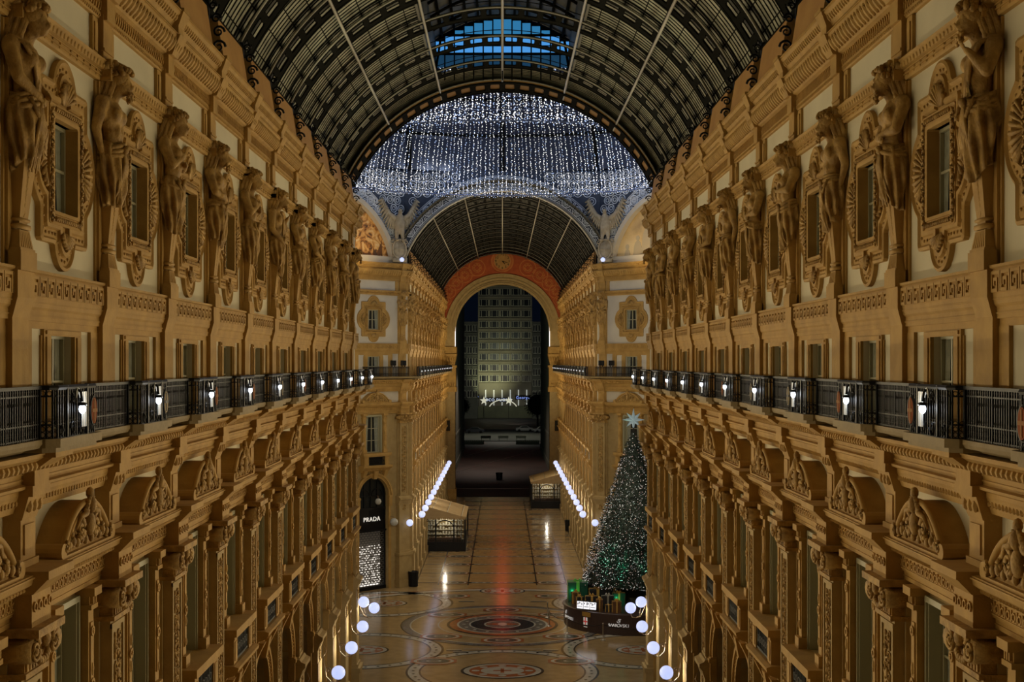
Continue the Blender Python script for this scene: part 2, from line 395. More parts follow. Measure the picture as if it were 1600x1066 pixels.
def trim_lower(u0, u1, rs):
    b = MB(); n = lambda p: max(1, int(round((u1-u0)/p)))
    b.prof([(0,14.8),(.16,14.8),(.2,14.9),(.24,15.02),(.26,15.06),(.26,15.12),(.36,15.16),(.36,15.2),(.28,15.22),(.28,15.4),(.34,15.43),(.5,15.55),(.62,15.62),(.62,15.68),(0,15.7)], u0, u1)
    N_ = n(.13); w = (u1-u0)/N_
    for i in range(N_):
        b.ball((u0+(i+.5)*w,.22,14.95), (.045,.035,.05), 5, 4)
        b.box(u0+i*w, u0+i*w+w*.6, .28,.35,15.39,15.44)
    rot = Matrix.Rotation(-.9, 3, 'X'); N_ = n(.18); w = (u1-u0)/N_
    for i in range(N_): b.ball((u0+(i+.5)*w,.50,15.50), (.072,.07,.075), 6, 4)
    # storey entablature
    b.prof([(0,13.16),(.14,13.16),(.14,13.3),(.18,13.32),(.18,13.62),(.24,13.66),(.4,13.74),(.5,13.8),(.54,13.9),(.54,13.95),(0,13.99)], u0, u1)
    N_ = n(.2); w = (u1-u0)/N_
    for i in range(N_):
        a = u0+(i+.5)*w; b.ring(a, 13.47, .045, .07, .17, .205, 0, 2*pi, 7); b.box(a+w/2-.015,a+w/2+.015,.17,.2,13.4,13.56)
    N_ = n(.1); w = (u1-u0)/N_
    for i in range(N_): b.box(u0+i*w, u0+i*w+w*.55, .2,.3,13.64,13.70)
    N_ = n(.12); w = (u1-u0)/N_
    for i in range(N_): b.ball((u0+(i+.5)*w,.37,13.72), (.045,.05,.04), 5, 4)
    for (zz,vv) in ((13.22,.155),(13.36,.195),(13.58,.195),(15.27,.295),(15.35,.295),(13.90,.56),(15.66,.64)): b.box(u0,u1,.1,vv,zz,zz+.022)
    for c in rs:
        b.box(c-.4,c+.4,.1,.46,13.16,13.64); b.taper(c-.42,c+.42,.1,.48,13.64,c-.55,c+.55,.1,.74,13.88); b.box(c-.56,c+.56,.1,.76,13.88,14.0)
        for k in range(4): b.ring(c-.3+.2*k, 13.45, .05,.08,.45,.49,0,2*pi,7)
        b.box(c-.34,c+.34,.0,.3,14.0,14.1); b.box(c-.3,c+.3,0,.26,14.1,14.72); b.box(c-.2,c+.2,.26,.285,14.18,14.62)
        b.taper(c-.3,c+.3,0,.28,14.7,c-.36,c+.36,0,.4,15.05); b.box(c-.37,c+.37,.1,.46,15.05,15.2)
        b.box(c-.3,c+.3,.1,.46,15.2,15.42); b.taper(c-.3,c+.3,.2,.46,15.42,c-.38,c+.38,.2,.78,15.64); b.box(c-.38,c+.38,.1,.8,15.62,15.70)
        for k in range(3): b.ball((c-.2+.2*k,.35,14.9), (.07,.06,.1), 6, 4)
    return b.mesh('lower_trim', ['stone'])

def outline(off, n=128, cz=20.15):
    pts = []; a, h0, h1 = 1.14-off, 18.9+off, 21.5-off
    for i in range(n):
        q = 2*pi*(i+.5)/n; dx, dz = cos(q), sin(q); best = 0
        ts = []
        if dx: ts.append(((a if dx>0 else -a))/dx)
        if dz: ts.append(((h1 if dz>0 else h0)-cz)/dz)
        best = min(ts)
        for (cu, c2, r) in ((0,21.38,.56),(0,18.98,.5),(.72,20.2,.84),(-.72,20.2,.84)):
            r -= off; ox, oz = -cu, cz-c2; bb = ox*dx+oz*dz; cc = ox*ox+oz*oz-r*r; D = bb*bb-cc
            if D > 0:
                t = -bb+sqrt(D)
                # only count circle if it bulges past the rectangle
                if t > best: best = t
        pts.append((best*dx, cz+best*dz))
    return pts
def rectpts(a, z0, z1, n=128, cz=20.15):
    pts = []
    for i in range(n):
        q = 2*pi*(i+.5)/n; dx, dz = cos(q), sin(q)
        t = min((a if dx>0 else -a)/dx, ((z1 if dz>0 else z0)-cz)/dz); pts.append((t*dx, cz+t*dz))
    return pts
def sash(u, z0, z1, v, half, rows=2):
    f = MB()
    for (a,b_) in ((-half,-half+.06),(half-.06,half),(-.03,.03)): f.box(u+a,u+b_,v-.03,v+.03,z0,z1)
    f.box(u-half,u+half,v-.03,v+.03,z1-.06,z1); f.box(u-half,u+half,v-.03,v+.03,z0,z0+.07)
    for k in range(1,rows): f.box(u-half,u+half,v-.02,v+.02,z0+(z1-z0)*k/rows-.02,z0+(z1-z0)*k/rows+.02)
    g = MB(); g.box(u-half,u+half,v-.06,v-.045,z0,z1)
    c = MB(); c.smooth = True
    for s in (-1,1):
        A = 14; x0 = u+s*half; vs = []
        for j in range(2):
            for i in range(A+1):
                t = i/A; wd = half*(.62 if j == 0 else .45)
                vs.append((x0-s*wd*t, v-.03+.012*sin(t*22), z1 if j == 0 else z0+.05))
        c.add(vs, [(i,i+1,A+2+i,A+1+i) for i in range(A)])
    return f.mesh('window_sash', ['winframe']), g.mesh('window_pane', ['glass']), c.mesh('window_curtain', ['curtain'])
def kit_medallion():
    b = MB(); loops = [(outline(0),-.01),(outline(0),.09),(outline(.05),.11),(outline(.09),.07),(outline(.22),.06),(outline(.24),.11),(outline(.31),.11),(outline(.34),.04),
             (rectpts(.80,19.2,21.12),.05),(rectpts(.80,19.2,21.12),.12),(rectpts(.64,19.36,20.96),.10),(rectpts(.64,19.36,20.96),.13),(rectpts(.56,19.42,20.9),.12),(rectpts(.56,19.42,20.9),-.16)]
    n = 128; vs = []; 
    for p, v in loops: vs += [(u,v,z) for u,z in p]
    b.add(vs, [(j*n+i, j*n+(i+1)%n, (j+1)*n+(i+1)%n, (j+1)*n+i) for j in range(len(loops)-1) for i in range(n)])
    frame = b.mesh('medallion_frame', ['stone'])
    o = MB(); o.smooth = True
    for s in (-1,1):
        for k in range(9):
            z = 19.32+.2*k
            o.spiral(s*.72, z, .13, .085, 1.3, .026, s if k%2 else -s, -pi/2, 5, 9, .3); o.ball((s*.72,.14,z+.1), .03, 5, 4)
        for k in range(9):   # side shells
            q = -1.2+2.4*k/8; o.tube([(s*.86,.08,20.2+.05*(k-4)),(s*(.86+.36*cos(q)),.13,20.2+.46*sin(q))], [.02,.045], 5)
    for k in range(9):
        q = pi*(k+.5)/9
        o.tube([(.05*cos(q),.08,21.2),(.33*cos(q),.14,21.27+.3*sin(q))], [.02,.045], 5)
        o.tube([(.05*cos(q),.08,19.1),(.27*cos(q),.14,19.05-.22*sin(q))], [.02,.04], 5)
    for k in range(14):
        u = -.58+.09*k; o.ball((u,.15,21.03), (.035,.03,.05), 5, 4); o.ball((u,.15,19.28), (.035,.03,.045), 5, 4)
    # beaded outer border
    P = outline(.155)
    for i in range(0,n,2):
        o.ball((P[i][0],.068,P[i][1]), .03, 5, 3)
    orn = o.mesh('medallion_carving', ['carve'])
    f, g, c = sash(0, 19.42, 20.9, -.12, .56, 2)
    return ('window', frame, [('carving', orn, []), ('sash', f, [('pane', g)]), ('curtain', c, [])])
MED = kit_medallion()

def kit_small_window():
    b = MB()
    for s in (-1,1):
        L = lambda a,c_: (min(s*a,s*c_), max(s*a,s*c_))
        b.box(*L(.57,.90),0,.06,15.9,17.42); b.box(*L(.64,.83),.06,.085,15.9,17.4)
        b.box(*L(1.44,1.83),0,.06,15.9,17.52); b.box(*L(.90,.95),0,.03,15.9,17.42)
    b.box(-.90,.90,0,.06,17.42,17.52); b.box(-.83,.83,.06,.085,17.44,17.5); b.box(-1.83,1.83,0,.05,17.52,17.63)
    f, g, c = sash(0, 15.9, 17.44, -.14, .56, 2)
    r = MB()
    return ('window', b.mesh('small_window_frame', ['stone']), [('sash', f, [('pane', g)]), ('curtain', c, [])])
SMW = kit_small_window()

def kit_tall_window():
    b = MB()
    for s in (-1,1):
        lo = lambda a,c_: (min(s*a,s*c_), max(s*a,s*c_))
        b.box(*lo(.84,1.12),0,.2,10.5,12.78); b.box(*lo(.90,1.06),.2,.225,10.7,12.55); b.box(*lo(.80,1.16),0,.28,10.22,10.5)
        b.box(*lo(.80,1.16),0,.27,12.78,12.86); b.box(*lo(.78,1.18),0,.33,13.02,13.16); b.box(*lo(.84,1.12),0,.22,12.86,13.02)
        for k in range(3): b.box(s*.9+s*.08*k-.02, s*.9+s*.08*k+.02,.22,.27,12.88,13.0)
        b.ring(s*.98,12.4,.05,.09,.22,.25,0,2*pi,10); b.ball((s*.98,.23,12.4), .04, 6, 4)
        b.ring(s*.98,11.5,.05,.1,.22,.25,0,2*pi,10); b.ball((s*.98,.23,11.75), (.05,.03,.12), 6, 4); b.ball((s*.98,.23,11.25), (.05,.03,.12), 6, 4)
        b.ball((s*.98,.23,10.8), (.05,.03,.10), 6, 4)
        b.box(*lo(.78,1.2),0,.46,9.32,10.0); b.box(*lo(.86,1.12),.46,.48,9.42,9.9)
    b.box(-1.3,1.3,0,.5,9.98,10.06); b.box(-1.35,1.35,0,.56,10.06,10.24)
    b.prof([(0,8.86),(.2,8.86),(.3,8.98),(.32,9.04),(.5,9.1),(.6,9.2),(.62,9.3),(.5,9.34),(0,9.34)], -1.4, 1.4)
    for s in (-1,1): b.taper(s*1.0-.14,s*1.0+.14,0,.2,8.45,s*1.0-.17,s*1.0+.17,0,.45,8.95)
    b.smooth = True
    for s in (-1,1): b.spiral(s*.55, 8.85, .3, .16, 1.4, .035, s)
    b.smooth = False
    body = b.mesh('tall_window_surround', ['stone'])
    fr = MB()
    for s in (-1,1): fr.box(min(s*.74,s*.80),max(s*.74,s*.80),-.1,.08,10.25,13.0); fr.box(min(s*.70,s*.745),max(s*.70,s*.745),-.46,.04,10.25,12.95)
    fr.box(-.8,.8,-.1,.08,12.94,13.04)
    f, g, c = sash(0, 10.25, 12.95, -.22, .69, 3)
    gr = MB(); gr.box(-.76,.76,.40,.43,9.36,9.42); gr.box(-.76,.76,.40,.43,9.92,9.97)
    for k in range(13): gr.box(-.72+.12*k-.012,-.72+.12*k+.012,.40,.425,9.38,9.95)
    for k in range(6): gr.ring(-.6+.24*k, 9.66, .07,.095,.40,.43,0,2*pi,9)
    bk = MB(); bk.box(-.78,.78,.1,.14,9.34,9.98)
    return ('window', body, [('window_frame', fr.mesh('tall_window_frame', ['winframe']), []), ('sash', f, [('pane', g)]), ('curtain', c, []),
            ('grille', gr.mesh('balconet_grille', ['iron']), []), ('back_panel', bk.mesh('balconet_back', ['dark']), [])])
TALL = kit_tall_window()

def kit_pediment():
    b = MB(); P = []
    def top(u):
        a = abs(u)/1.14
        return 14.04+.62*(1-a*a)**.8 if a < 1 else 14.04
    U = [-1.3+2.6*i/28 for i in range(29)]
    P = [(u, top(u)+.08) for u in U] + [(1.3,13.95),(-1.3,13.95)]
    b.plate(P, 0, .42)
    b.smooth = True
    b.tube([(u,.44,top(u)+.06) for u in U], .055, 6); b.tube([(u*.9,.44,top(u)-.05) for u in U], .03, 5)
    b.smooth = False
    for s in (-1,1): b.ring(s*1.26,14.07,.0,.13,0,.5,0,2*pi,12)
    b.box(-1.25,1.25,0,.5,13.93,14.0)
    body = b.mesh('pediment_body', ['stone'])
    o = MB(); o.smooth = True
    for s in (-1,1):
        o.spiral(s*.38,14.3,.47,.19,1.7,.05,s,pi/2,6,18); o.spiral(s*.75,14.17,.46,.12,1.5,.035,-s,pi/2,5,12)
        o.spiral(s*1.15,14.12,.5,.10,1.2,.03,s,pi/2,5,10)
        o.tube([(s*.1,.48,14.6),(s*.25,.52,14.55),(s*.45,.5,14.52),(s*.6,.48,14.35)], [.05,.05,.04,.02], 6)
        for k in range(5): o.ball((s*(.15+.2*k),.47,14.12+.04*(k%2)), (.06,.05,.08), 6, 5)
        for k in range(4): o.ball((s*(.1+.05*k),.5,14.72-.05*k), (.05,.05,.07), 6, 5)
    o.ball((0,.5,14.36), (.14,.09,.2), 8, 6); o.ball((0,.52,14.66), (.1,.09,.14), 8, 6); o.ball((0,.5,14.86), (.07,.07,.1), 7, 5)
    for k in range(7):
        q = pi*(k+.5)/7; o.tube([(0,.48,14.6),(.2*cos(q),.52,14.62+.2*sin(q))], [.02,.04], 5)
    return ('window_pediment', body, [('carved_scrollwork', o.mesh('pediment_carving', ['carve']), [])])
PED = kit_pediment()

def kit_lower_pilaster():
    b = MB()
    b.box(-.38,.38,0,.3,6.85,12.42); b.box(-.46,-.38,0,.12,6.85,12.9); b.box(.38,.46,0,.12,6.85,12.9)
    for (x0,x1,z0,z1) in ((-.38,-.30,6.95,12.35),(.30,.38,6.95,12.35),(-.38,.38,12.27,12.35),(-.38,.38,6.95,7.03)): b.box(x0,x1,.3,.33,z0,z1)
    b.prof([(0,6.2),(.36,6.2),(.4,6.3),(.46,6.5),(.56,6.62),(.56,6.74),(.42,6.8),(.36,6.88),(0,6.88)], -.58, .58)
    b.box(-.5,.5,0,.36,5.75,6.2); b.box(-.52,.52,0,.38,2.7,5.75); b.box(-.62,.62,0,.5,.55,2.4); b.box(-.66,.66,0,.56,2.4,2.6); b.box(-.56,.56,0,.44,2.6,2.75); b.box(-.68,.68,0,.58,0,.55)
    for k in range(6): b.ball((-.45+.18*k,.4,6.45), (.07,.06,.12), 6, 4)
    body = b.mesh('lower_pilaster', ['pale'])
    r = MB(); r.smooth = True; rinceau(r, 0, 7.2, 12.15, .315, .26); rinceau(r, 0, 5.8, 6.1, .37, .2)
    rel = r.mesh('pilaster_relief', ['carve'])
    c = MB(); c.box(-.56,.56,0,.62,13.04,13.16); c.box(-.425,.425,0,.36,12.43,13.04); c.box(-.475,.475,0,.4,12.42,12.5)
    for k in range(7): c.box(-.36+.12*k-.03,-.36+.12*k+.03,.36,.39,12.52,12.8)
    c.smooth = True
    for s in (-1,1):
        c.ring(s*.40,12.83,0,.19,.1,.5,0,2*pi,16); c.spiral(s*.40,12.83,.52,.18,2.1,.035,s,pi/2,5,24,.12)
        c.ball((s*.40,.52,12.83), .045, 6, 5)
        c.tube([(s*.52,.1,12.83),(s*.56,.3,12.83),(s*.52,.5,12.83)], [.17,.12,.17], 10)
    for k in range(5): c.ball((-.2+.1*k,.46,12.96), (.05,.06,.06), 6, 4)
    c.ball((0,.52,12.95), (.11,.08,.14), 8, 6); 
    for k in range(7):
        q = pi*(k+.5)/7; c.ball((.2*cos(q),.48,12.72-.1*sin(q)), (.05,.05,.07), 6, 4)
    cap = c.mesh('ionic_capital', ['carve'])
    return ('ornate_pilaster', body, [('relief', rel, []), ('capital', cap, [])])
LP = kit_lower_pilaster()

def kit_arch():
    b = MB()
    b.ring(0,7.0,1.42,1.62,0,.14,0,pi,30); b.ring(0,7.0,1.62,1.76,0,.2,0,pi,30); b.ring(0,7.0,1.42,1.47,-.45,.02,0,pi,30)
    for s in (-1,1): b.box(min(s*1.42,s*1.62),max(s*1.42,s*1.62),0,.14,0,7.0); b.box(min(s*1.38,s*1.68),max(s*1.38,s*1.68),0,.22,6.2,7.0); b.box(min(s*1.36,s*1.68),max(s*1.36,s*1.68),0,.26,6.82,6.95)
    for k in range(34):
        q = pi*(k+.5)/34; b.ball((1.55*cos(q),.15,7.0+1.55*sin(q)), .035, 5, 3)
    b.taper(-.13,.13,0,.3,8.3,-.2,.2,0,.42,8.9)
    return ('shop_arch', b.mesh('shop_arch', ['stone']), [])
ARCH = kit_arch()
def kit_shopfront(lit=False):
    f = MB(); v = -.35
    for u in (-1.38,-.05,1.3): f.box(u,u+.09,v,v+.08,0,7.0)
    f.box(-1.4,1.4,v,v+.1,4.1,4.25); f.box(-1.4,1.4,v,v+.1,6.3,6.45)
    f.ring(0,7.0,1.3,1.42,v,v+.1,0,pi,24)
    for k in (-.6,0,.6): f.box(k-.03,k+.03,v,v+.06,6.4,7.0+sqrt(1.35**2-k*k))
    g = MB(); P = [(1.4*cos(pi*i/24), 7.0+1.4*sin(pi*i/24)) for i in range(25)] + [(-1.4,0),(1.4,0)]
    g.plate(P, v-.06, v-.04)
    return ('shopfront', f.mesh('shopfront_frame', ['iron']), [('pane', g.mesh('shopfront_pane', ['glass']), [])])
SHOP = kit_shopfront()

def kit_globe_lamp():
    # bracket from the pier: curved arm carrying one globe
    b = MB(); b.smooth = True
    b.tube([(0,.5,5.9),(0,.55,5.5),(0,.6,5.15),(0,.8,4.95),(0,1.0,4.95),(0,1.12,5.03)], .022, 6)
    b.tube([(0,.5,5.9),(0,.62,6.1),(0,.55,6.3)], .018, 6)
    pts = [(0,.66+.12*cos(q*.6)*(1-q/14), 5.4+.12*sin(q*.6)*(1-q/14)) for q in range(14)]
    b.tube(pts, .016, 5)
    b.lathe([(.03,5.0),(.09,5.02),(.09,5.08),(.05,5.1)], (0,1.12), 10)
    arm = b.mesh('globe_arm', ['copperish'])
    g = MB(); g.smooth = True; g.ball((0,1.07,5.3), .26, 24, 16)
    return ('globe_lamp', arm, [('globe', g.mesh('glass_globe', ['globe']), [])])
M['copperish'] = plain('bronze arm', (.34,.24,.14), .4, .4)
GLB = kit_globe_lamp()

def kit_corner_lamp():
    b = MB(); b.smooth = True
    b.tube([(0,.45,5.9),(0,.5,5.3),(0,.7,4.9),(0,.9,4.85)], .022, 6)
    b.tube([(0,.9,4.85),(0,1.1,4.88),(0,1.16,5.05)], .018, 6); b.tube([(0,.9,4.85),(0,.72,4.95),(0,.69,5.3)], .018, 6)
    arm = b.mesh('twin_globe_arm', ['copperish']); gl = []
    for v_,z_ in ((.66,5.6),(1.16,5.32)):
        g = MB(); g.smooth = True; g.ball((0,v_,z_), .26, 24, 16); gl.append(('globe', g.mesh('twin_globe', ['globe']), []))
    return ('twin_globe_lamp', arm, gl)
TWN = kit_corner_lamp()

# railing ------------------------------------------------------------
def balusters(mb, path, z0, z1, pitch=.082):
    # path: list of (u,v); walk along it
    L_ = [0]
    for a,b in zip(path, path[1:]): L_.append(L_[-1]+sqrt((b[0]-a[0])**2+(b[1]-a[1])**2))
    tot = L_[-1]; n = max(1,int(tot/pitch)); out = []
    for i in range(n+1):
        d = tot*i/n
        for k in range(len(path)-1):
            if d <= L_[k+1]+1e-9: break
        t = (d-L_[k])/max(1e-9,(L_[k+1]-L_[k])); a, b = path[k], path[k+1]
        out.append((a[0]+(b[0]-a[0])*t, a[1]+(b[1]-a[1])*t))
    for i,(u,v) in enumerate(out):
        mb.box(u-.011,u+.011,v-.011,v+.011,z0,z1)
        mb.ball((u,v,z0+(z1-z0)*.72), (.02,.02,.035), 4, 3); mb.ball((u,v,z0+(z1-z0)*.38), (.018,.018,.03), 4, 3)
        if i < n:
            a, b = out[i], out[i+1]; mu, mv = (a[0]+b[0])/2, (a[1]+b[1])/2
            ang = atan2(b[1]-a[1], b[0]-a[0]); ca, sa = cos(ang), sin(ang)
            for (zz, r) in ((z1-.06,.036),(z0+.06,.036),(z0+.14,.036),(z0+.22,.034)):
                pts = [(mu+ca*r*cos(2*pi*k/8), mv+sa*r*cos(2*pi*k/8), zz+r*sin(2*pi*k/8)) for k in range(8)]
                mb.tube(pts, .007, 3, True)
    return out
def kit_rail_straight():
    m = MB(); P = [(-1.12,.78),(1.12,.78)]; balusters(m, P, 15.92, 16.62)
    for z in (15.93,16.12,16.52,): m.box(-1.12,1.12,.77,.79,z,z+.018)
    body = m.mesh('railing_bars', ['iron'])
    h = MB(); h.box(-1.12,1.12,.73,.83,16.62,16.665)
    return ('iron_railing', body, [('handrail', h.mesh('railing_handrail', ['iron']), [])])
RLS = kit_rail_straight()
def kit_rail_bulge(side, red):
    m = MB(); P = [(-1.03,.78),(-.98,.9),(-.85,.97),(.85,.97),(.98,.9),(1.03,.78)]
    s = side
    keep = balusters(m, P, 15.92, 16.62, .10)
    for u in (-1.03,-.45,.45,1.03):
        v = .78 if abs(u) > 1 else .97
        m.box(u-.03,u+.03,v-.03,v+.03,15.9,16.66)
    m.smooth = True
    for q in (-.7,.7): m.spiral(q,16.02,.99,.09,1.6,.014,1,0,4,14)
    for q in (-.2,.2): m.spiral(q,16.04,.99,.11,1.6,.016,1 if q>0 else -1,pi,4,14); m.spiral(q,16.5,.99,.08,1.6,.014,1 if q>0 else -1,0,4,12)
    m.smooth = False
    for i in range(len(P)-1):
        a,b = P[i],P[i+1]
        for z in (15.93,16.12,16.52): m.tube([(a[0],a[1],z),(b[0],b[1],z)], .012, 4)
    body = m.mesh('railing_bulge_bars', ['iron'])
    h = MB()
    h.tube([(u,v,16.64) for u,v in P], .04, 6)
    o = MB(); u = s*.74
    o.plate([(u+.13*cos(2*pi*i/20), 16.26+.2*sin(2*pi*i/20)) for i in range(20)], .985, 1.01)
    o.cur = 1
    if not red: pass
    shield = o.mesh('rail_shield', ['red' if red else 'slab'])
    cr = MB(); cr.box(u-.025,u+.025,1.01,1.018,16.09,16.43); cr.box(u-.11,u+.11,1.01,1.018,16.24,16.29)
    c_ = cr.mesh('shield_cross', ['redcross' if red else 'iron'])
    bd = MB(); bd.ring(u,16.26,.0,.0,.98,1.0) if False else None
    pts = [(u+.145*cos(2*pi*i/20), .99, 16.26+.215*sin(2*pi*i/20)) for i in range(20)]; bd.tube(pts, .02, 5, True)
    return ('iron_bow_railing', body, [('handrail', h.mesh('bow_handrail', ['iron']), []), ('shield', shield, [('cross', c_), ('rim', bd.mesh('shield_rim', ['iron']))])])
RLB = {(s,r): kit_rail_bulge(s,r) for s in (-1,1) for r in (True,False)}
def kit_rail_lamp(s):
    b = MB(); b.smooth = True; u = 0
    b.tube([(u,.97,16.62),(u,1.04,16.56),(u,1.06,16.42)], .02, 6); b.lathe([(.03,16.41),(.06,16.40),(.07,16.36)], (u,1.06), 10)
    body = b.mesh('rail_lamp_arm', ['iron'])
    g = MB(); g.smooth = True; g.ball((u,1.06,16.31), (.05,.05,.07), 14, 10)
    e = MB()
    for du,w in ((.17,.035),(.25,.05),(.33,.03)):  # white strips paint the bulb's glare on the iron posts
        e.box(s*du-w/2, s*du+w/2, 1.0,1.012,16.04,16.56)
    e.smooth = True
    for k in range(5): e.tube([(.09*cos(q)+.0, 1.0, 16.42+.02*k+.12*sin(q)) for q in [pi*(.15+.7*i/8) for i in range(9)]], .006, 4)
    return ('balcony_lamp', body, [('bulb', g.mesh('rail_bulb', ['bulb']), []), ('reflector', e.mesh('rail_reflector', ['enamel']), [])])
RLM = {s: kit_rail_lamp(s) for s in (-1,1)}
M['bulbfar'] = plain('dimmer white bulb', (.7,.7,.7), .3, 0, (.7,.78,1.0), .55)
RLMF = {}
for s_, (n_, m_, p_) in RLM.items():
    g_ = p_[0][1].copy(); g_.materials.clear(); g_.materials.append(M['bulbfar']); e_ = p_[1][1].copy(); e_.materials.clear(); e_.materials.append(M['iron'])
    RLMF[s_] = (n_, m_, [('bulb', g_, []), ('reflector', e_, [])])
def slab_mesh(u0, u1, rs):
    b = MB()
    b.prof([(0,15.72),(.55,15.72),(.62,15.76),(.82,15.8),(.86,15.86),(.86,15.92),(0,15.92)], u0, u1)
    for c in rs:
        P = [(c-1.15,.5),(c-1.1,.9),(c-.95,1.06),(c+.95,1.06),(c+1.1,.9),(c+1.15,.5)]
        for sc,z0,z1 in ((1,15.80,15.925),(.93,15.73,15.80)):
            Q = [(c+(u-c)*(sc*.5+.5), v*sc) for u,v in P]; n = len(Q)
            b.add([(u,v,z0) for u,v in Q]+[(u,v,z1) for u,v in Q], [(i,(i+1)%n,n+(i+1)%n,n+i) for i in range(n)]+[tuple(range(n)),tuple(range(2*n-1,n-1,-1))])
    return b.mesh('balcony_slab', ['slab'])
def kit_attic():
    b = MB()
    b.add([(-1.55,0,24.46),(1.55,0,24.46),(1.55,.3,24.46),(-1.55,.3,24.46),(-1.55,-.1,25.72),(1.55,-.1,25.72),(1.55,.12,25.60),(-1.55,.12,25.60)],
          [(0,1,2,3),(4,7,6,5),(0,4,5,1),(1,5,6,2),(2,6,7,3),(3,7,4,0)])
    b.prof([(.1,25.0),(.2,25.0),(.2,25.06),(.1,25.06)], -1.56, 1.56)
    return ('attic_panel', b.mesh('attic_panel', ['attic']), [])
ATT = kit_attic()
def kit_scroll_iron():
    b = MB(); b.smooth = True
    b.smooth = False; b.box(-.05,.05,-.1,.05,24.45,25.9); b.smooth = True
    for (v,z,r) in ((.28,24.75,.17),(.28,25.12,.15),(.22,25.45,.13),(.14,25.75,.1)):
        pts = []
        for i in range(16):
            t = i/15; q = 2*pi*1.4*t; k = r*(1-.8*t); pts.append((0,v+k*cos(q),z+k*sin(q)))
        b.tube(pts, [.035*(1-.5*i/15) for i in range(16)], 5)
    return ('scroll_iron_bracket', b.mesh('scroll_iron_bracket', ['iron']), [])
SIB = kit_scroll_iron()

# ------------------------------------------------------------------ walls with openings
def wall_mesh(u0, u1, bays, top=25.6):
    """bays: list of bay centres"""
    b = MB(); zs = [0, 7.0, 8.42, 10.25, 12.95, 13.95, 15.9, 17.44, 19.42, 20.9, 24.46, top]
    us = [u0,u1]
    for c in bays: us += [c-1.42,c+1.42,c-.74,c+.74,c-.57,c+.57]
    us = sorted(set(round(x,4) for x in us if u0 <= x <= u1))
    for i in range(len(us)-1):
        um = (us[i]+us[i+1])/2; d = min([abs(um-c) for c in bays] or [99])
        for j in range(len(zs)-1):
            zm = (zs[j]+zs[j+1])/2
            if d < 1.42 and zm < 8.42: continue
            if d < .74 and 10.25 < zm < 12.95: continue
            if d < .57 and (15.9 < zm < 17.44 or 19.42 < zm < 20.9): continue
            b.cur = 0 if zm > 13.95 else 1
            b.box(us[i],us[i+1],-.45,0,zs[j],zs[j+1],False)
    b.cur = 1
    for c in bays:      # spandrels over the shop arches
        n = 20; P = [(c+1.42*cos(pi*i/n), 7.0+1.42*sin(pi*i/n)) for i in range(n+1)]
        for i in range(n):
            (a0,z0),(a1,z1) = P[i],P[i+1]
            b.add([(a0,0,z0),(a1,0,z1),(a1,0,8.42),(a0,0,8.42),(a0,-.45,z0),(a1,-.45,z1),(a1,-.45,8.42),(a0,-.45,8.42)],
                  [(0,1,2,3),(4,7,6,5),(0,4,5,1),(2,6,7,3)])
    b.cur = 2; b.box(u0,u1,-.9,-.8,0,26.2)
    return b
def build_side(w, pil, y0, y1, name, label):
    s = 1 if w is WL else -1
    bays = [(a+b_)/2 for a,b_ in zip(pil,pil[1:])]
    lo, hi = sorted((s*y0, s*y1))
    o = link(name, wall_mesh(lo, hi, [s*c for c in bays], 24.5).mesh(name, ['cream','pale','dark']))
    o.location = (w.x,0,0); o.rotation_euler = (0,0,w.rot); tag(o, label, 'wall', None, 'structure')
    return bays
TU = trim_upper(-B/2,B/2,[0]); TL = trim_lower(-B/2,B/2,[0]); SL = slab_mesh(-B/2,B/2,[0])
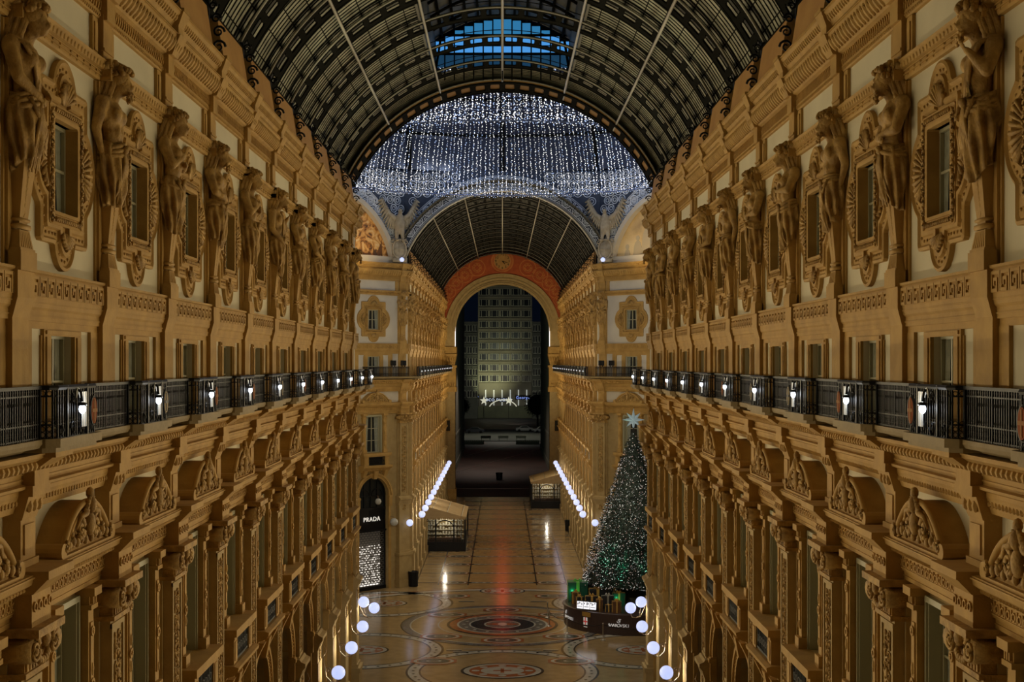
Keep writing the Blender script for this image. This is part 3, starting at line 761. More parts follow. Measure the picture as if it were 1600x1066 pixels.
for w in (WL, WR):
    S = w.name; s = 1 if w is WL else -1
    for far in (False, True):
        pil = FP if far else NP
        where = ('far %s wall' if far else 'near %s wall') % S
        bays = build_side(w, pil, D2 if far else -8, D3 if far else D1, ('wall_far_' if far else 'wall_') + S,
                   ('tall golden arcade wall of the far arm on the %s' if far else 'tall golden and cream arcade wall of the near arm on the %s') % S)
        if far:
            bays = bays
        tot = len(pil)
        for n, y in enumerate(pil):
            od = ORD[n if far else max(0,n-1)]
            if not far and n == 0: od = 'out of frame'
            u = wu(w, y)
            pos = '%s %s' % (od, 'past octagon' if far else 'from camera') if od != 'nearest' else ('next to octagon' if far else 'nearest camera')
            if far and n == 0:
                continue_trim = True
            for me, lb in ((TU,'carved upper cornice and meander band'), (TL,'carved lower cornices below the balcony'), (SL,'stone balcony edge')):
                mm = me
                if far and n == 0:
                    a0, a1 = sorted((wu(w,100.0)-u, wu(w,y+B/2)-u))
                    mm = {TU:trim_upper, TL:trim_lower, SL:slab_mesh}[me](a0, a1, [0])
                t = link(nxt('trim'), mm); t.location = w.at(u); t.rotation_euler = (0,0,w.rot)
                tag(t, '%s on %s, bay %s' % (lb, where, pos), 'cornice', '%s of %s' % (lb, where), 'structure')
            if not far and n == 0: 
                continue
            ci = (n*2 + (0 if w is WL else 3)) % 5
            if not far:
                ci = ([0,0,1,2,4,2,3,4,0,2,4,1] if w is WL else [0,3,4,1,2,4,1,0,2,4,0,1])[n]
            place(CARY[ci], w, u, '%s, %s, %s' % (CDESC[ci], where, pos), 'caryatid', 'caryatids along %s' % where, z=18.34)
            place(BRK, w, u, 'scroll bracket above the caryatid on %s, %s' % (where, pos), 'bracket', 'scroll brackets on %s' % where, z=18.34)
            place(UP, w, u, 'plain stone pilaster behind the caryatid on %s, %s' % (where, pos), 'pilaster', 'upper pilasters on %s' % where)
            place(LP, w, u, 'relief pilaster with scroll capital below balcony, %s, %s' % (where, pos), 'pilaster', 'relief pilasters on %s' % where)
            place(SIB, w, u, 'black iron scroll bracket under the roof, %s, %s' % (where, pos), 'bracket', 'iron roof brackets on %s' % where)
            red = (n in (1,3,4,6,9)) if w is WL else (n in (1,2,5,8))
            place(RLB[(s, red)], w, u, 'bowed black iron railing with %s shield, %s, %s' % ('an orange' if red else 'a dark', where, pos), 'railing', 'bowed railings along %s' % where)
            place((RLMF if far else RLM)[s], w, u, 'small bright lamp behind the bowed railing, %s, %s' % (where, pos), 'lamp', 'balcony lamps along %s' % where)
            if (far and n < 13) or (not far and y > 44):
                if not far and n == 11:
                    place(TWN, w, u, 'twin globe lamp on %s corner of the octagon' % ('the near ' + S), 'lamp')
                else:
                    place(GLB, w, u, 'round white globe lamp on a curved arm, %s, %s' % (where, pos), 'lamp', 'globe lamps along %s' % where)
        if not far:      # the bow that peeps in at the edge of the frame
            place(RLB[(s, True)], w, wu(w, pil[0]), 'bowed black iron railing with an orange shield, near %s wall, at the frame edge' % S, 'railing', 'bowed railings along %s' % where)
        for n, y in enumerate(bays):
            u = wu(w, y); k = n if far else n
            pos = '%s bay %s' % (ORD[k], 'past octagon' if far else 'from camera') if k else ('bay next to octagon' if far else 'bay nearest camera')
            place(MED, w, u, 'lobed stone window surround on %s, %s' % (where, pos), 'window', 'lobed windows on %s' % where, 'structure', name=nxt('window'))
            place(SMW, w, u, 'small square-headed window behind the railing, %s, %s' % (where, pos), 'window', 'small windows on %s' % where, 'structure', name=nxt('window'))
            place(TALL, w, u, 'tall curtained window with iron balconet, %s, %s' % (where, pos), 'window', 'tall windows on %s' % where, 'structure', name=nxt('window'))
            place(PED, w, u, 'curved carved pediment over the tall window, %s, %s' % (where, pos), 'pediment', 'pediments on %s' % where)
            place(ATT, w, u, 'leaning orange attic panel under the glass roof, %s, %s' % (where, pos), 'panel', 'attic panels on %s' % where)
            place(RLS, w, u, 'straight black iron railing, %s, %s' % (where, pos), 'railing', 'straight railings along %s' % where)
            if far or y > 33:
                place(ARCH, w, u, 'beaded round shop arch, %s, %s' % (where, pos), 'arch', 'shop arches on %s' % where)
                place(SHOP, w, u, 'dark glazed shopfront inside the arch, %s, %s' % (where, pos), 'shopfront', 'shopfronts on %s' % where)

# ------------------------------------------------------------------ octagon
BD = 3.35
for w, sg in ((DL,-1),(DR,1)):
    S = w.name; pils = [.6, 6.1]; bays = [BD, 8.9]
    us = [sg*b_ for b_ in bays]
    lo, hi = sorted((0, sg*15.2))
    # wall
    mb = wall_mesh(lo, hi, us, 24.95)
    o = link('wall_octagon_'+S.replace(' ','_'), mb.mesh('wall_octagon', ['white','pale','dark'])); o.location = w.at(0); o.rotation_euler = (0,0,w.rot)
    tag(o, 'pale octagon wall turned forty five degrees on the %s' % S.split()[0], 'wall', None, 'structure')
    a0, a1 = sorted((0, sg*9.5)); rs = [sg*p for p in pils]
    for fn, lb in ((trim_upper,'upper cornice'),(trim_lower,'lower cornice'),):
        t = link(nxt('trim'), fn(a0,a1,rs)); t.location = w.at(0); t.rotation_euler = (0,0,w.rot)
        tag(t, 'carved %s of the %s octagon wall' % (lb, S), 'cornice', None, 'structure')
    b = MB(); b.prof([(0,15.72),(.55,15.72),(.82,15.8),(.86,15.92),(0,15.92)], a0, a1)
    t = link(nxt('trim'), b.mesh('balcony_slab', ['slab'])); t.location = w.at(0); t.rotation_euler = (0,0,w.rot)
    tag(t, 'stone balcony edge of the %s octagon wall' % S, 'balcony', None, 'structure')
    side = S.split()[0]
    for i, p in enumerate(pils):
        u = sg*p; nm = ('corner' if i == 0 else 'inner')
        place(CARY[(2 if sg < 0 else 0) + i], w, u, '%s on the %s octagon wall, %s pilaster' % (CDESC[(2 if sg < 0 else 0)+i], side, nm), 'caryatid', z=18.34)
        place(UP, w, u, 'plain upper pilaster of the %s octagon wall, %s one' % (side, nm), 'pilaster')
        place(LP, w, u, 'tall relief pilaster on the %s octagon wall, %s one' % (side, nm), 'pilaster')
    for i, p in enumerate(bays[:1]):
        u = sg*p; nm = ('beside the far arm' if i == 0 else 'middle of wall')
        place(MED, w, u, 'lobed stone window on the %s octagon wall, %s' % (side, nm), 'window', None, 'structure', name=nxt('window'))
        place(SMW, w, u, 'small window behind railing on the %s octagon wall, %s' % (side, nm), 'window', None, 'structure', name=nxt('window'))
        place(TALL, w, u, 'tall curtained window on the %s octagon wall, %s' % (side, nm), 'window', None, 'structure', name=nxt('window'))
        place(PED, w, u, 'curved carved pediment on the %s octagon wall, %s' % (side, nm), 'pediment')
        place(ARCH, w, u, 'large shop arch on the %s octagon wall, %s' % (side, nm), 'arch')
        for k in range(2):
            place(RLS, w, sg*(1.6+2.24*k), 'straight iron railing on the %s octagon wall, %s section' % (side, ['corner','inner'][k]), 'railing')
    # lunette, arch band and lace
    cu = sg*7.6; cz = 23.2; LR = 6.6
    m = MB(); n = 40; P = [(cu+LR*cos(pi*i/n), cz+LR*sin(pi*i/n)) for i in range(n+1)]
    m.plate([p for p in P if p[1] > 24.4] , -.5, -.42)
    lun = link('painted_lunette', m.mesh('lunette', ['lunetteL' if 0 else 'stone'])); lun.location = w.at(0); lun.rotation_euler = (0,0,w.rot)
    mt, N, L, Pn = newmat('painted mosaic '+side)
    tc = N.new('ShaderNodeTexCoord'); nz = N.new('ShaderNodeTexNoise'); nz.inputs['Scale'].default_value = 1.1 if sg<0 else .5; nz.inputs['Detail'].default_value = 5; nz.inputs['Distortion'].default_value = 2.5 if sg<0 else .4
    L.new(tc.outputs['Object'], nz.inputs['Vector']); cr = N.new('ShaderNodeValToRGB'); L.new(nz.outputs['Fac'], cr.inputs['Fac']); L.new(cr.outputs['Color'], Pn.inputs['Base Color'])
    if sg < 0: cols = [(.35,(.10,.05,.02)),(.45,(.45,.18,.04)),(.55,(.75,.42,.12)),(.7,(.8,.6,.3))]
    else: cols = [(.3,(.42,.28,.12)),(.5,(.7,.5,.22)),(.7,(.8,.62,.32))]
    e = cr.color_ramp.elements; e[0].position = cols[0][0]; e[0].color = (*cols[0][1],1); e[1].position = cols[-1][0]; e[1].color = (*cols[-1][1],1)
    for p_,c_ in cols[1:-1]:
        x = e.new(p_); x.color = (*c_,1)
    lun.data.materials[0] = mt
    tag(lun, ['','golden painted lunette of seated figures above the right octagon wall','golden painted lunette of wheat and leaves above the left octagon wall'][sg], 'mural')
    # painted figures are flat paint on the lunette
    fg = MB()
    if sg > 0:
        for (cx,cz_,w_,h_) in ((3.6,25.2,.5,.9),(4.4,25.6,.5,1.3),(2.6,24.9,.35,.6)):
            fg.plate([(cx+w_*cos(2*pi*i/14)*(1.2 if i>7 else .8), cz_+h_*sin(2*pi*i/14)) for i in range(14)], -.42, -.40); fg.plate([(cx+.18*cos(2*pi*i/10), cz_+h_+.15+.2*sin(2*pi*i/10)) for i in range(10)], -.42,-.40)
        fm = 'figurepaint'
    else:
        for k in range(16):
            x = -2.2-.35*k; fg.plate([(x,24.5),(x+.12,24.5),(x+.4*sin(k*1.7),25.4+.8*sin(k*.9+1)),(x-.1,25.2)], -.42,-.40)
        fm = 'leafpaint'
    M['figurepaint'] = plain('painted figure', (.55,.45,.28), .8); M['leafpaint'] = plain('painted leaves', (.16,.07,.025), .8)
    link('painted_figures', fg.mesh('painted_figures', [fm]), lun)
M['lace'] = plain('pale lacework', (.75,.8,.86), .6)
M['navy'] = plain('dark blue ironwork', (.035,.05,.085), .6)
def octa_upper(w, cu, LR, cz, half, name, label, opening):
    """wall above the cornice on one side of the octagon with an arch of radius LR about (cu,cz)"""
    b = MB(); n = 48; z1 = 31.6; z0 = 24.4
    P = [(cu+(LR)*cos(pi*i/n), cz+(LR)*sin(pi*i/n)) for i in range(n+1)]
    P = [p for p in P if p[1] >= z0]
    P = [(P[0][0], z0)] + P + [(P[-1][0], z0)]
    # left/right regions
    for (a0,z0_),(a1,z1_) in zip(P, P[1:]):
        b.add([(a0,-.3,z0_),(a1,-.3,z1_),(a1,-.3,z1),(a0,-.3,z1),(a0,-.5,z0_),(a1,-.5,z1_),(a1,-.5,z1),(a0,-.5,z1)],[(0,1,2,3),(4,7,6,5),(0,4,5,1),(2,6,7,3)])
    xr = P[0][0]; xl = P[-1][0]
    if cu+half > xr: b.box(xr,cu+half,-.5,-.3,z0,z1)
    if cu-half < xl: b.box(cu-half,xl,-.5,-.3,z0,z1)
    o = link(name, b.mesh(name, ['navy'])); o.location = w.at(0); o.rotation_euler = (0,0,w.rot)
    tag(o, label, 'wall', None, 'structure')
    # stone archivolt
    a_start = math.asin(max(-1,min(1,(z0-cz)/LR)))
    s = MB(); s.ring(cu,cz,LR-(.06 if opening else .3),LR+.05,-.4,-.05 if opening else .1,a_start,pi-a_start,56)
    so = link('archivolt', s.mesh('archivolt', ['white' if not opening else 'rib']), o)
    # lace ring
    l = MB(); r0, r1 = LR+.12, LR+1.12; l.smooth = False
    for r in (r0,r1,r0+.1,r1-.1): l.ring(cu,cz,r,r+.045,-.3,-.24,a_start,pi-a_start,64)
    rm = (r0+r1)/2; N_ = int((pi-2*a_start)*rm/1.0)
    for k in range(N_):
        q = a_start+(pi-2*a_start)*(k+.5)/N_; x, z = cu+rm*cos(q), cz+rm*sin(q)
        if abs(x-cu) > half-.1: continue
        l.ring(x,z,.33,.40,-.3,-.22,0,2*pi,16); l.ring(x,z,.07,.13,-.3,-.22,0,2*pi,8)
        for j in range(8):
            a = 2*pi*j/8; l.ring(x+.21*cos(a), z+.21*sin(a), .05,.085,-.3,-.22,0,2*pi,6)
        q2 = a_start+(pi-2*a_start)*k/N_; x, z = cu+rm*cos(q2), cz+rm*sin(q2)
        for dr in (-.3,0,.3):
            x, z = cu+(rm+dr)*cos(q2), cz+(rm+dr)*sin(q2); l.ring(x,z,.06,.11,-.3,-.22,0,2*pi,8)
    # spandrel circles
    g = .72; i = -14
    for i in range(-14,15):
        for j in range(0,11):
            x = cu+i*g+(g/2 if j%2 else 0); z = 24.9+j*g*.87
            if z > z1-.4 or abs(x-cu) > half-.35: continue
            if sqrt((x-cu)**2+(z-cz)**2) < r1+.4: continue
            l.ring(x,z,.27,.33,-.3,-.24,0,2*pi,14); l.ring(x,z,.12,.17,-.3,-.24,0,2*pi,8)
    link('lacework', l.mesh('lacework', ['lace']), o)
    return o
octa_upper(DL, -7.6, 6.6, 23.2, 7.6, 'wall_drum_left', 'dark blue iron drum wall with white lacework, left diagonal', False)
octa_upper(DR, 7.6, 6.6, 23.2, 7.6, 'wall_drum_right', 'dark blue iron drum wall with white lacework, right diagonal', False)
WF = Wall(0, D2, 0, 'far')
octa_upper(WF, 0, 7.9, 22.2, 7.25, 'wall_drum_far', 'dark blue lacework drum wall over the far arm vault', True)
WN = Wall(0, D1-.1, pi, 'near')
# enclosing walls of the octagon: near diagonals, plus slabs added across the side arms for bounce
def slab_wall(x0,y0,x1,y1,z0,z1,name,label,mat='cream'):
    dx,dy = x1-x0,y1-y0; L_ = sqrt(dx*dx+dy*dy); b = MB(); b.box(0,L_,0,.4,z0,z1)
    o = link(name, b.mesh(name,[mat])); o.location = (x0,y0,0); o.rotation_euler = (0,0,atan2(dy,dx)); tag(o,label,'wall',None,'structure'); return o
AP = 17.9; CY = 82.1
slab_wall(-18.3,89.3,-18.3,75,0,31.6,'wall_octagon_west','plain end wall closing the left cross arm')
slab_wall(18.3,75,18.3,89.3,0,31.6,'wall_octagon_east','plain end wall closing the right cross arm')
slab_wall(-18.3,75,-8.2,D1,0,31.6,'wall_octagon_southwest','octagon wall behind the near left corner')
slab_wall(8.2,D1,18.3,75,0,31.6,'wall_octagon_southeast','octagon wall behind the near right corner')

# eagles over the octagon corners
def eagle(x, y, rot, label):
    b = MB(); b.smooth = True
    b.ball((0,.3,2.35), (.42,.34,.62), 14, 10); b.ball((0,.36,2.75), (.36,.3,.4), 12, 8)
    capsule(b, (0,.36,2.95), (0,.45,3.2), .2, .15, 10, 3); b.ball((0,.52,3.32), (.16,.22,.16), 12, 8)
    capsule(b, (0,.68,3.3), (0,.82,3.2), .07, .03, 8, 2)
    for s in (-1,1): capsule(b, (s*.2,.3,2.0), (s*.24,.35,1.45), .2, .12, 10, 4); b.ball((s*.24,.42,1.35), (.15,.2,.08), 8, 5)
    body = remeshed(b, 'eagle_body', ['eaglestone'], .04, 2)
    w_ = []
    for s in (-1,1):
        m = MB(); m.smooth = True
        m.tube([(s*.3,.3,2.8),(s*.75,.25,3.1),(s*1.05,.2,3.6),(s*1.35,.15,4.25)], [.2,.16,.12,.05], 8)
        for k in range(11):
            t = k/10; rx = .35+.95*t; rz = 2.75+1.35*t; L_ = .7+.5*sin(pi*t)
            ang = -1.35+1.0*t*1.2
            m.tube([(s*rx,.24,rz),(s*(rx+L_*.5*cos(ang)*.4),.2,rz+L_*.5*sin(ang)),(s*(rx+L_*cos(ang)*.5),.18,rz+L_*sin(ang))], [.1,.11,.03], 5)
            m.tube([(s*rx,.3,rz),(s*(rx+.1),.3,rz-.35)], [.09,.04], 5)
        w_.append(('wing', m.mesh('eagle_wing', ['eaglestone']), []))
    t_ = MB(); t_.smooth = True
    t_.plate([(.5*cos(2*pi*i/24), .75+.62*sin(2*pi*i/24)) for i in range(24)], .1, .3)
    t_.tube([(.52*cos(2*pi*i/24), .3, .75+.64*sin(2*pi*i/24)) for i in range(24)], .07, 6, True)
    t_.box(-.035,.035,.3,.34,.2,1.3); t_.box(-.45,.45,.3,.34,.72,.79)
    for s in (-1,1): t_.spiral(s*.55,1.25,.25,.18,1.3,.06,s); t_.spiral(s*.4,.12,.25,.16,1.2,.06,-s)
    t_.box(-.5,.5,0,.35,-.15,.1)
    kit = ('stone_eagle', body, w_+[('shield', t_.mesh('eagle_shield', ['eaglestone']), [])])
    e_ = place(kit, Wall(x,y,rot,''), 0, label, 'statue', z=24.7); e_.scale = (1,1,1.1); return e_
M['eaglestone'] = stone('weathered pale stone', (.50,.43,.30), (.36,.30,.2), .8, 4, .4, 16)
eagle(-7.85, 99.0, R(22), 'stone eagle with raised wings over a shield at the left octagon corner')
eagle(7.85, 99.0, R(-22), 'stone eagle with raised wings over a shield at the right octagon corner')

# dome ---------------------------------------------------------------
b = MB(); A = 48; J = 10; vs = []
for j in range(J+1):
    t = (pi/2)*j/J
    for i in range(A):
        q = 2*pi*i/A; vs.append((18.6*cos(t)*cos(q), -18.6*cos(t)*sin(q), 31.6+15.5*sin(t)))
b.add(vs, [(j*A+i, j*A+(i+1)%A, (j+1)*A+(i+1)%A, (j+1)*A+i) for j in range(J) for i in range(A)])
M['domeglass'] = plain('night dome glass', (.012,.02,.05), .25)
o = link('ceiling', b.mesh('dome_glass', ['domeglass'])); o.location = (0,CY,0); tag(o, 'dark blue glass dome above the octagon', 'dome', None, 'structure')
b = MB()
for i in range(16):
    q = 2*pi*i/16
    b.tube([(18.4*cos(t)*cos(q), 18.4*cos(t)*sin(q), 31.6+15.3*sin(t)) for t in [pi/2*k/12 for k in range(12)]], .16, 5)
for j in range(1,9):
    t = pi/2*j/9; b.tube([(18.4*cos(t)*cos(2*pi*i/32), 18.4*cos(t)*sin(2*pi*i/32), 31.6+15.3*sin(t)) for i in range(32)], .1, 4, True)
r_ = link('dome_ribs', b.mesh('dome_ribs', ['girder']), o)

# curtain of fairy lights -------------------------------------------
RC = [(15.0,29.35),(14.9,30.4),(14.6,31.6),(14.1,33.0),(13.4,34.6),(12.4,36.3),(11.0,38.2),(9.0,40.2),(6.5,42.0)]
def prof_at(s):      # s 0..1 along the profile
    x = s*(len(RC)-1); i = min(int(x), len(RC)-2); t = x-i
    return RC[i][0]+(RC[i+1][0]-RC[i][0])*t, RC[i][1]+(RC[i+1][1]-RC[i][1])*t
bw = MB(); bb = MB(); wires = MB()
def tiny(mb, x, y, z, r):
    mb.add([(x-r,y,z),(x+r,y,z),(x,y-r,z),(x,y+r,z),(x,y,z-r),(x,y,z+r)], [(0,2,5),(2,1,5),(1,3,5),(3,0,5),(2,0,4),(1,2,4),(3,1,4),(0,3,4)])
NS = 300
rn = random.Random(3)
for i in range(NS):
    q = 2*pi*(i+rn.uniform(-.25,.25))/NS; s = rn.uniform(0,.01); pts = []
    near = -1
    while s < .92:
        r, z = prof_at(s); step = .0105*rn.uniform(.6,1.5)
        tiny(bw if rn.random() < .72 else bb, r*cos(q)+rn.uniform(-.05,.05), r*sin(q)+rn.uniform(-.05,.05), z+rn.uniform(-.04,.04), rn.choice((.024,.03,.04)))
        s += step
    wires.tube([(prof_at(s_)[0]*cos(q), prof_at(s_)[0]*sin(q), prof_at(s_)[1]) for s_ in (0,.25,.5,.75,.92)], .006, 3)
for zi, (r, z) in enumerate(((15.0,29.35),(15.02,29.5),(15.0,29.7),(14.9,30.2),(15.05,29.25))):
    for i in range(620):
        q = 2*pi*i/620+zi; tiny(bb if (i+zi)%3 else bw, r*cos(q), r*sin(q), z+rn.uniform(-.07,.07), .028)
for r,z in ((15.0,29.35),(13.0,35.3)): wires.tube([(r*cos(2*pi*i/64), r*sin(2*pi*i/64), z) for i in range(64)], .05, 5, True)
M['fairyw'] = plain('warm white fairy bulb', (.5,.5,.5), .5, 0, (1.0,.97,.95), 1.9); M['fairyb'] = plain('cool fairy bulb', (.5,.5,.5), .5, 0, (.42,.58,1.0), 1.1)
M['fairyw'].cycles.emission_sampling = 'NONE'; M['fairyb'].cycles.emission_sampling = 'NONE'
M['wire'] = plain('blue grey wire', (.10,.13,.24), .6)
o = link('fairy_light_curtain', wires.mesh('curtain_wires', ['wire'])); o.location = (0,CY,0)
tag(o, 'great bell-shaped curtain of white fairy lights hanging under the dome', 'fairy lights', None, 'stuff')
link('white_bulbs', bw.mesh('white_bulbs', ['fairyw']), o)['kind'] = 'stuff'
link('blue_bulbs', bb.mesh('blue_bulbs', ['fairyb']), o)['kind'] = 'stuff'

# ------------------------------------------------------------------ barrel vaults
TH = math.asin(7.4/VR)          # half opening angle
def arc(mb, r, h, y0, y1, a0, a1, n):
    """curved bar: radius r..r+h, from y0 to y1 (world y), angle from the zenith"""
    vs = []
    for i in range(n+1):
        q = a0+(a1-a0)*i/n
        for rr, y in ((r,y0),(r,y1),(r+h,y1),(r+h,y0)): vs.append((rr*sin(q), -y, VC+rr*cos(q)))
    fs = []
    for i in range(n):
        for k in range(4): fs.append((i*4+k, i*4+(k+1)%4, i*4+4+(k+1)%4, i*4+4+k))
    fs += [(0,1,2,3),(n*4+3,n*4+2,n*4+1,n*4)]
    mb.add(vs, fs)
P1, P2 = R(21.2), R(41.5)
def roof_unit(open_top, L_=B, last=False):
    segs = [(-TH,TH)] if not open_top else [(-TH,-P1),(P1,TH)]
    g = MB()
    for a0,a1 in segs: arc(g, VR+.215, .03, -L_/2, L_/2, a0, a1, int((a1-a0)*22)+2)
    bars = MB()
    y = -L_/2+.02
    while y < L_/2-.03:
        for a0,a1 in segs: arc(bars, VR+.203, .02, y, y+.085, a0, a1, int((a1-a0)*18)+2)
        y += .33
    for k in range(-12,13):
        q = k*R(5.05)
        if abs(q) < TH and any(a0 <= q <= a1 for a0,a1 in segs): arc(bars, VR+.206, .012, -L_/2, L_/2, q-R(.12), q+R(.12), 1)
    gd = MB(); y0, y1 = .35, 1.95
    arc(gd, VR-.02, .05, y0, y0+.36, -TH, TH, 50); arc(gd, VR-.02, .05, y1-.40, y1, -TH, TH, 50)
    arc(gd, VR-.04, .03, y0-.02, y0+.03, -TH, TH, 50); arc(gd, VR-.04, .03, y1-.03, y1+.02, -TH, TH, 50)
    arc(gd, VR+.08, .02, -.12, -.06, -TH, TH, 50)
    st = R(5.05); n = int(TH/st)
    for k in range(-n-1,n+2):
        q = k*st
        if abs(q) > TH: continue
        for (yy0,yy1,hw) in ((y0+.3,y0+.44,1.0),(y0+.44,y0+.54,.6),(y0+.54,y1-.56,.85),(y1-.56,y1-.47,.6),(y1-.47,y1-.35,1.0)):
            arc(gd, VR-.02, .05, yy0, yy1, q-R(hw), q+R(hw), 1)
    rb = MB(); rb.smooth = True
    rb.tube([((VR-.12)*sin(q), 0, VC+(VR-.12)*cos(q)) for q in [-TH+2*TH*i/60 for i in range(61)]], .035, 6)
    return g.mesh('roof_glass',['pane']), bars.mesh('roof_bars',['girder']), gd.mesh('roof_girder',['girder']), rb.mesh('roof_rib',['rib'])
RU = {False: roof_unit(False), True: roof_unit(True)}
def clone_mat(me, old, new):
    m2 = me.copy(); m2.materials.clear(); m2.materials.append(M[new]); return m2
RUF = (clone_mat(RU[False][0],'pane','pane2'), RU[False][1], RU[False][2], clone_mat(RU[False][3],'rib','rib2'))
LANT = [p for p in NP if 44 < p < 60]
roofid = 0
ys = [NP[0]-B*k for k in range(5,0,-1)] + NP
for i, y in enumerate(ys + FP):
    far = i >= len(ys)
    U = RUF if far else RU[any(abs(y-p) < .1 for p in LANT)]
    if not far and i == len(ys)-1: continue
    o = link('iron_roof_girder', U[2]); o.location = (0,y,0)
    lb = 'pierced black iron roof girder, %s, %s' % ('far vault' if far else 'near vault', (ORD[(i-len(ys)) if far else max(0,min(16,i-6))] + (' past octagon' if far else ' from camera')))
    if not far and i < 6: lb = 'pierced black iron roof girder above the camera, out of frame'
    tag(o, lb, 'roof girder', 'girders of the %s vault' % ('far' if far else 'near'))
    link('glass', U[0], o); link('glazing_bars', U[1], o); link('rib', U[3], o)
def purlins(y0, y1, nm):
    b = MB(); b.smooth = True
    out = []
    for q in (-P2,-P1,0,P1,P2):
        m = MB(); m.smooth = True
        m.tube([((VR-.13)*sin(q), -y0, VC+(VR-.13)*cos(q)), ((VR-.13)*sin(q), -y1, VC+(VR-.13)*cos(q))], .055, 8)
        out.append(m)
    nmz = ['outer left','inner left','ridge','inner right','outer right']
    for m, z in zip(out, nmz):
        o = link('roof_purlin', m.mesh('roof_purlin', ['rib'])); tag(o, 'pale lengthwise roof purlin of the %s vault, %s' % (nm, z), 'purlin', 'purlins of the %s vault' % nm, 'structure')
purlins(-8, D1, 'near'); purlins(D2, D3, 'far')
# end rib of the near vault: gilded openings in a dark band
b = MB(); Y = D1
arc(b, VR-.22, .06, Y-2.1, Y-1.75, -TH, TH, 60); arc(b, VR-.22, .06, Y-.4, Y, -TH, TH, 60); arc(b, VR-.25, .6, Y-.05, Y+.02, -TH, TH, 60)
st = R(5.05)
for k in range(-12,13):
    for (a_,c_,hw) in ((Y-1.8,Y-1.6,1.1),(Y-1.6,Y-1.45,.7),(Y-1.45,Y-.7,.95),(Y-.7,Y-.55,.7),(Y-.55,Y-.35,1.1)):
        if abs(k*st) < TH: arc(b, VR-.22, .06, a_, c_, k*st-R(hw), k*st+R(hw), 1)
for k in range(8): arc(b, VR+.203, .02, NP[-2]+B/2+.3*k, NP[-2]+B/2+.3*k+.07, -TH, TH, 50)
o = link('end_arch_rib', b.mesh('end_arch_rib', ['girder'])); tag(o, 'broad dark end rib of the near vault framing the curtain of lights', 'roof rib')
b2 = MB(); arc(b2, VR-.14, .05, Y-2.1, Y-.05, -TH, TH, 60); link('gilded_backing', b2.mesh('gilded_backing', ['attic']), o)
b2 = MB(); arc(b2, VR+.215, .03, NP[-2]+B/2, Y, -TH, TH, 60); link('glass', b2.mesh('end_glass', ['pane']), o)
b2 = MB(); b2.smooth = True; b2.tube([((VR-.12)*sin(q), -(NP[-1]-.25), VC+(VR-.12)*cos(q)) for q in [-TH+2*TH*i/60 for i in range(61)]], .035, 6); link('rib', b2.mesh('end_rib_tube', ['rib']), o)
# gable closing above the near vault towards the octagon and outer shell
b = MB(); n = 40
for i in range(n):
    q0 = -pi/2+pi*i/n; q1 = q0+pi/n; p = [(9.0*sin(q0), VC+9.0*cos(q0)), (9.0*sin(q1), VC+9.0*cos(q1))]
# lantern over the near vault
LY0, LY1 = LANT[0]-B/2, LANT[-1]+B/2
xl = (VR+.2)*sin(P1); zl = VC+(VR+.2)*cos(P1)
b = MB(); n = 24; vs = []
def lroof(x): return 32.85-.11*x*x
for j, y in enumerate((LY0, LY1)):
    for i in range(n+1):
        x = -xl+2*xl*i/n; vs.append((x,-y,lroof(x)))
b.add(vs, [(i,i+1,n+2+i,n+1+i) for i in range(n)])
for s in (-1,1): b.box(min(s*xl,s*(xl+.1)),max(s*xl,s*(xl+.1)),-LY1,-LY0,zl-.2,lroof(xl)+.1)
o = link('roof_lantern', b.mesh('roof_lantern', ['pane2'])); tag(o, 'raised lantern roof over the crown of the near vault', 'roof lantern')
b = MB()
for k in range(-5,6):
    x = k*.55; b.box(x-.05,x+.05,-LY1,-LY0,lroof(x)-.14,lroof(x)-.02)
for k in range(9):
    y = LY0+(LY1-LY0)*k/8; b.tube([(x,-y,lroof(x)-.12) for x in [-xl+2*xl*i/16 for i in range(17)]], .07, 5)
for s in (-1,1): b.tube([(s*(xl-.75),-LY1+.1,lroof(xl)+.75),(s*(xl-.3),-LY1+.1,lroof(xl)+.3),(s*xl,-LY1+.1,zl+.1)], .09, 5)
link('lantern_bars', b.mesh('lantern_bars', ['girder']), o)
M['bluepane'] = plain('blue lit pane', (.02,.1,.2), .4, 0, (.030,.20,.42), .85)  # emission stands in for blue sky light seen through the panes
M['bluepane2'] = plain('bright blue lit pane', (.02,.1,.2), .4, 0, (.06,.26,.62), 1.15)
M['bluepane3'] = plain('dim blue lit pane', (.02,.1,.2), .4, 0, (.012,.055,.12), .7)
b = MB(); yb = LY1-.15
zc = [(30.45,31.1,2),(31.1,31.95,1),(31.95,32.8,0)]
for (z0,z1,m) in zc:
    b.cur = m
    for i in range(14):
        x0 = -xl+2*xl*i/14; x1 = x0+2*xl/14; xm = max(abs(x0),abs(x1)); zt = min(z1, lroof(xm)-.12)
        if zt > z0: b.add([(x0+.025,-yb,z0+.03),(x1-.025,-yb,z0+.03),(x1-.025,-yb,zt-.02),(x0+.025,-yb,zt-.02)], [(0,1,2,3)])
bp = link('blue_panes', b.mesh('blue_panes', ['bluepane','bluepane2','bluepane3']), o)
b = MB()
for i in range(15):
    x = -xl+2*xl*i/14; b.box(x-.03,x+.03,-yb-.02,-yb+.06,29.9,lroof(x)-.05)
for z in (31.1,31.95): b.box(-xl,xl,-yb,-yb+.08,z-.05,z+.05)
b.box(-xl,xl,-yb,-yb+.08,31.45,31.48)
link('lantern_mullions', b.mesh('lantern_mullions', ['girder']), o)
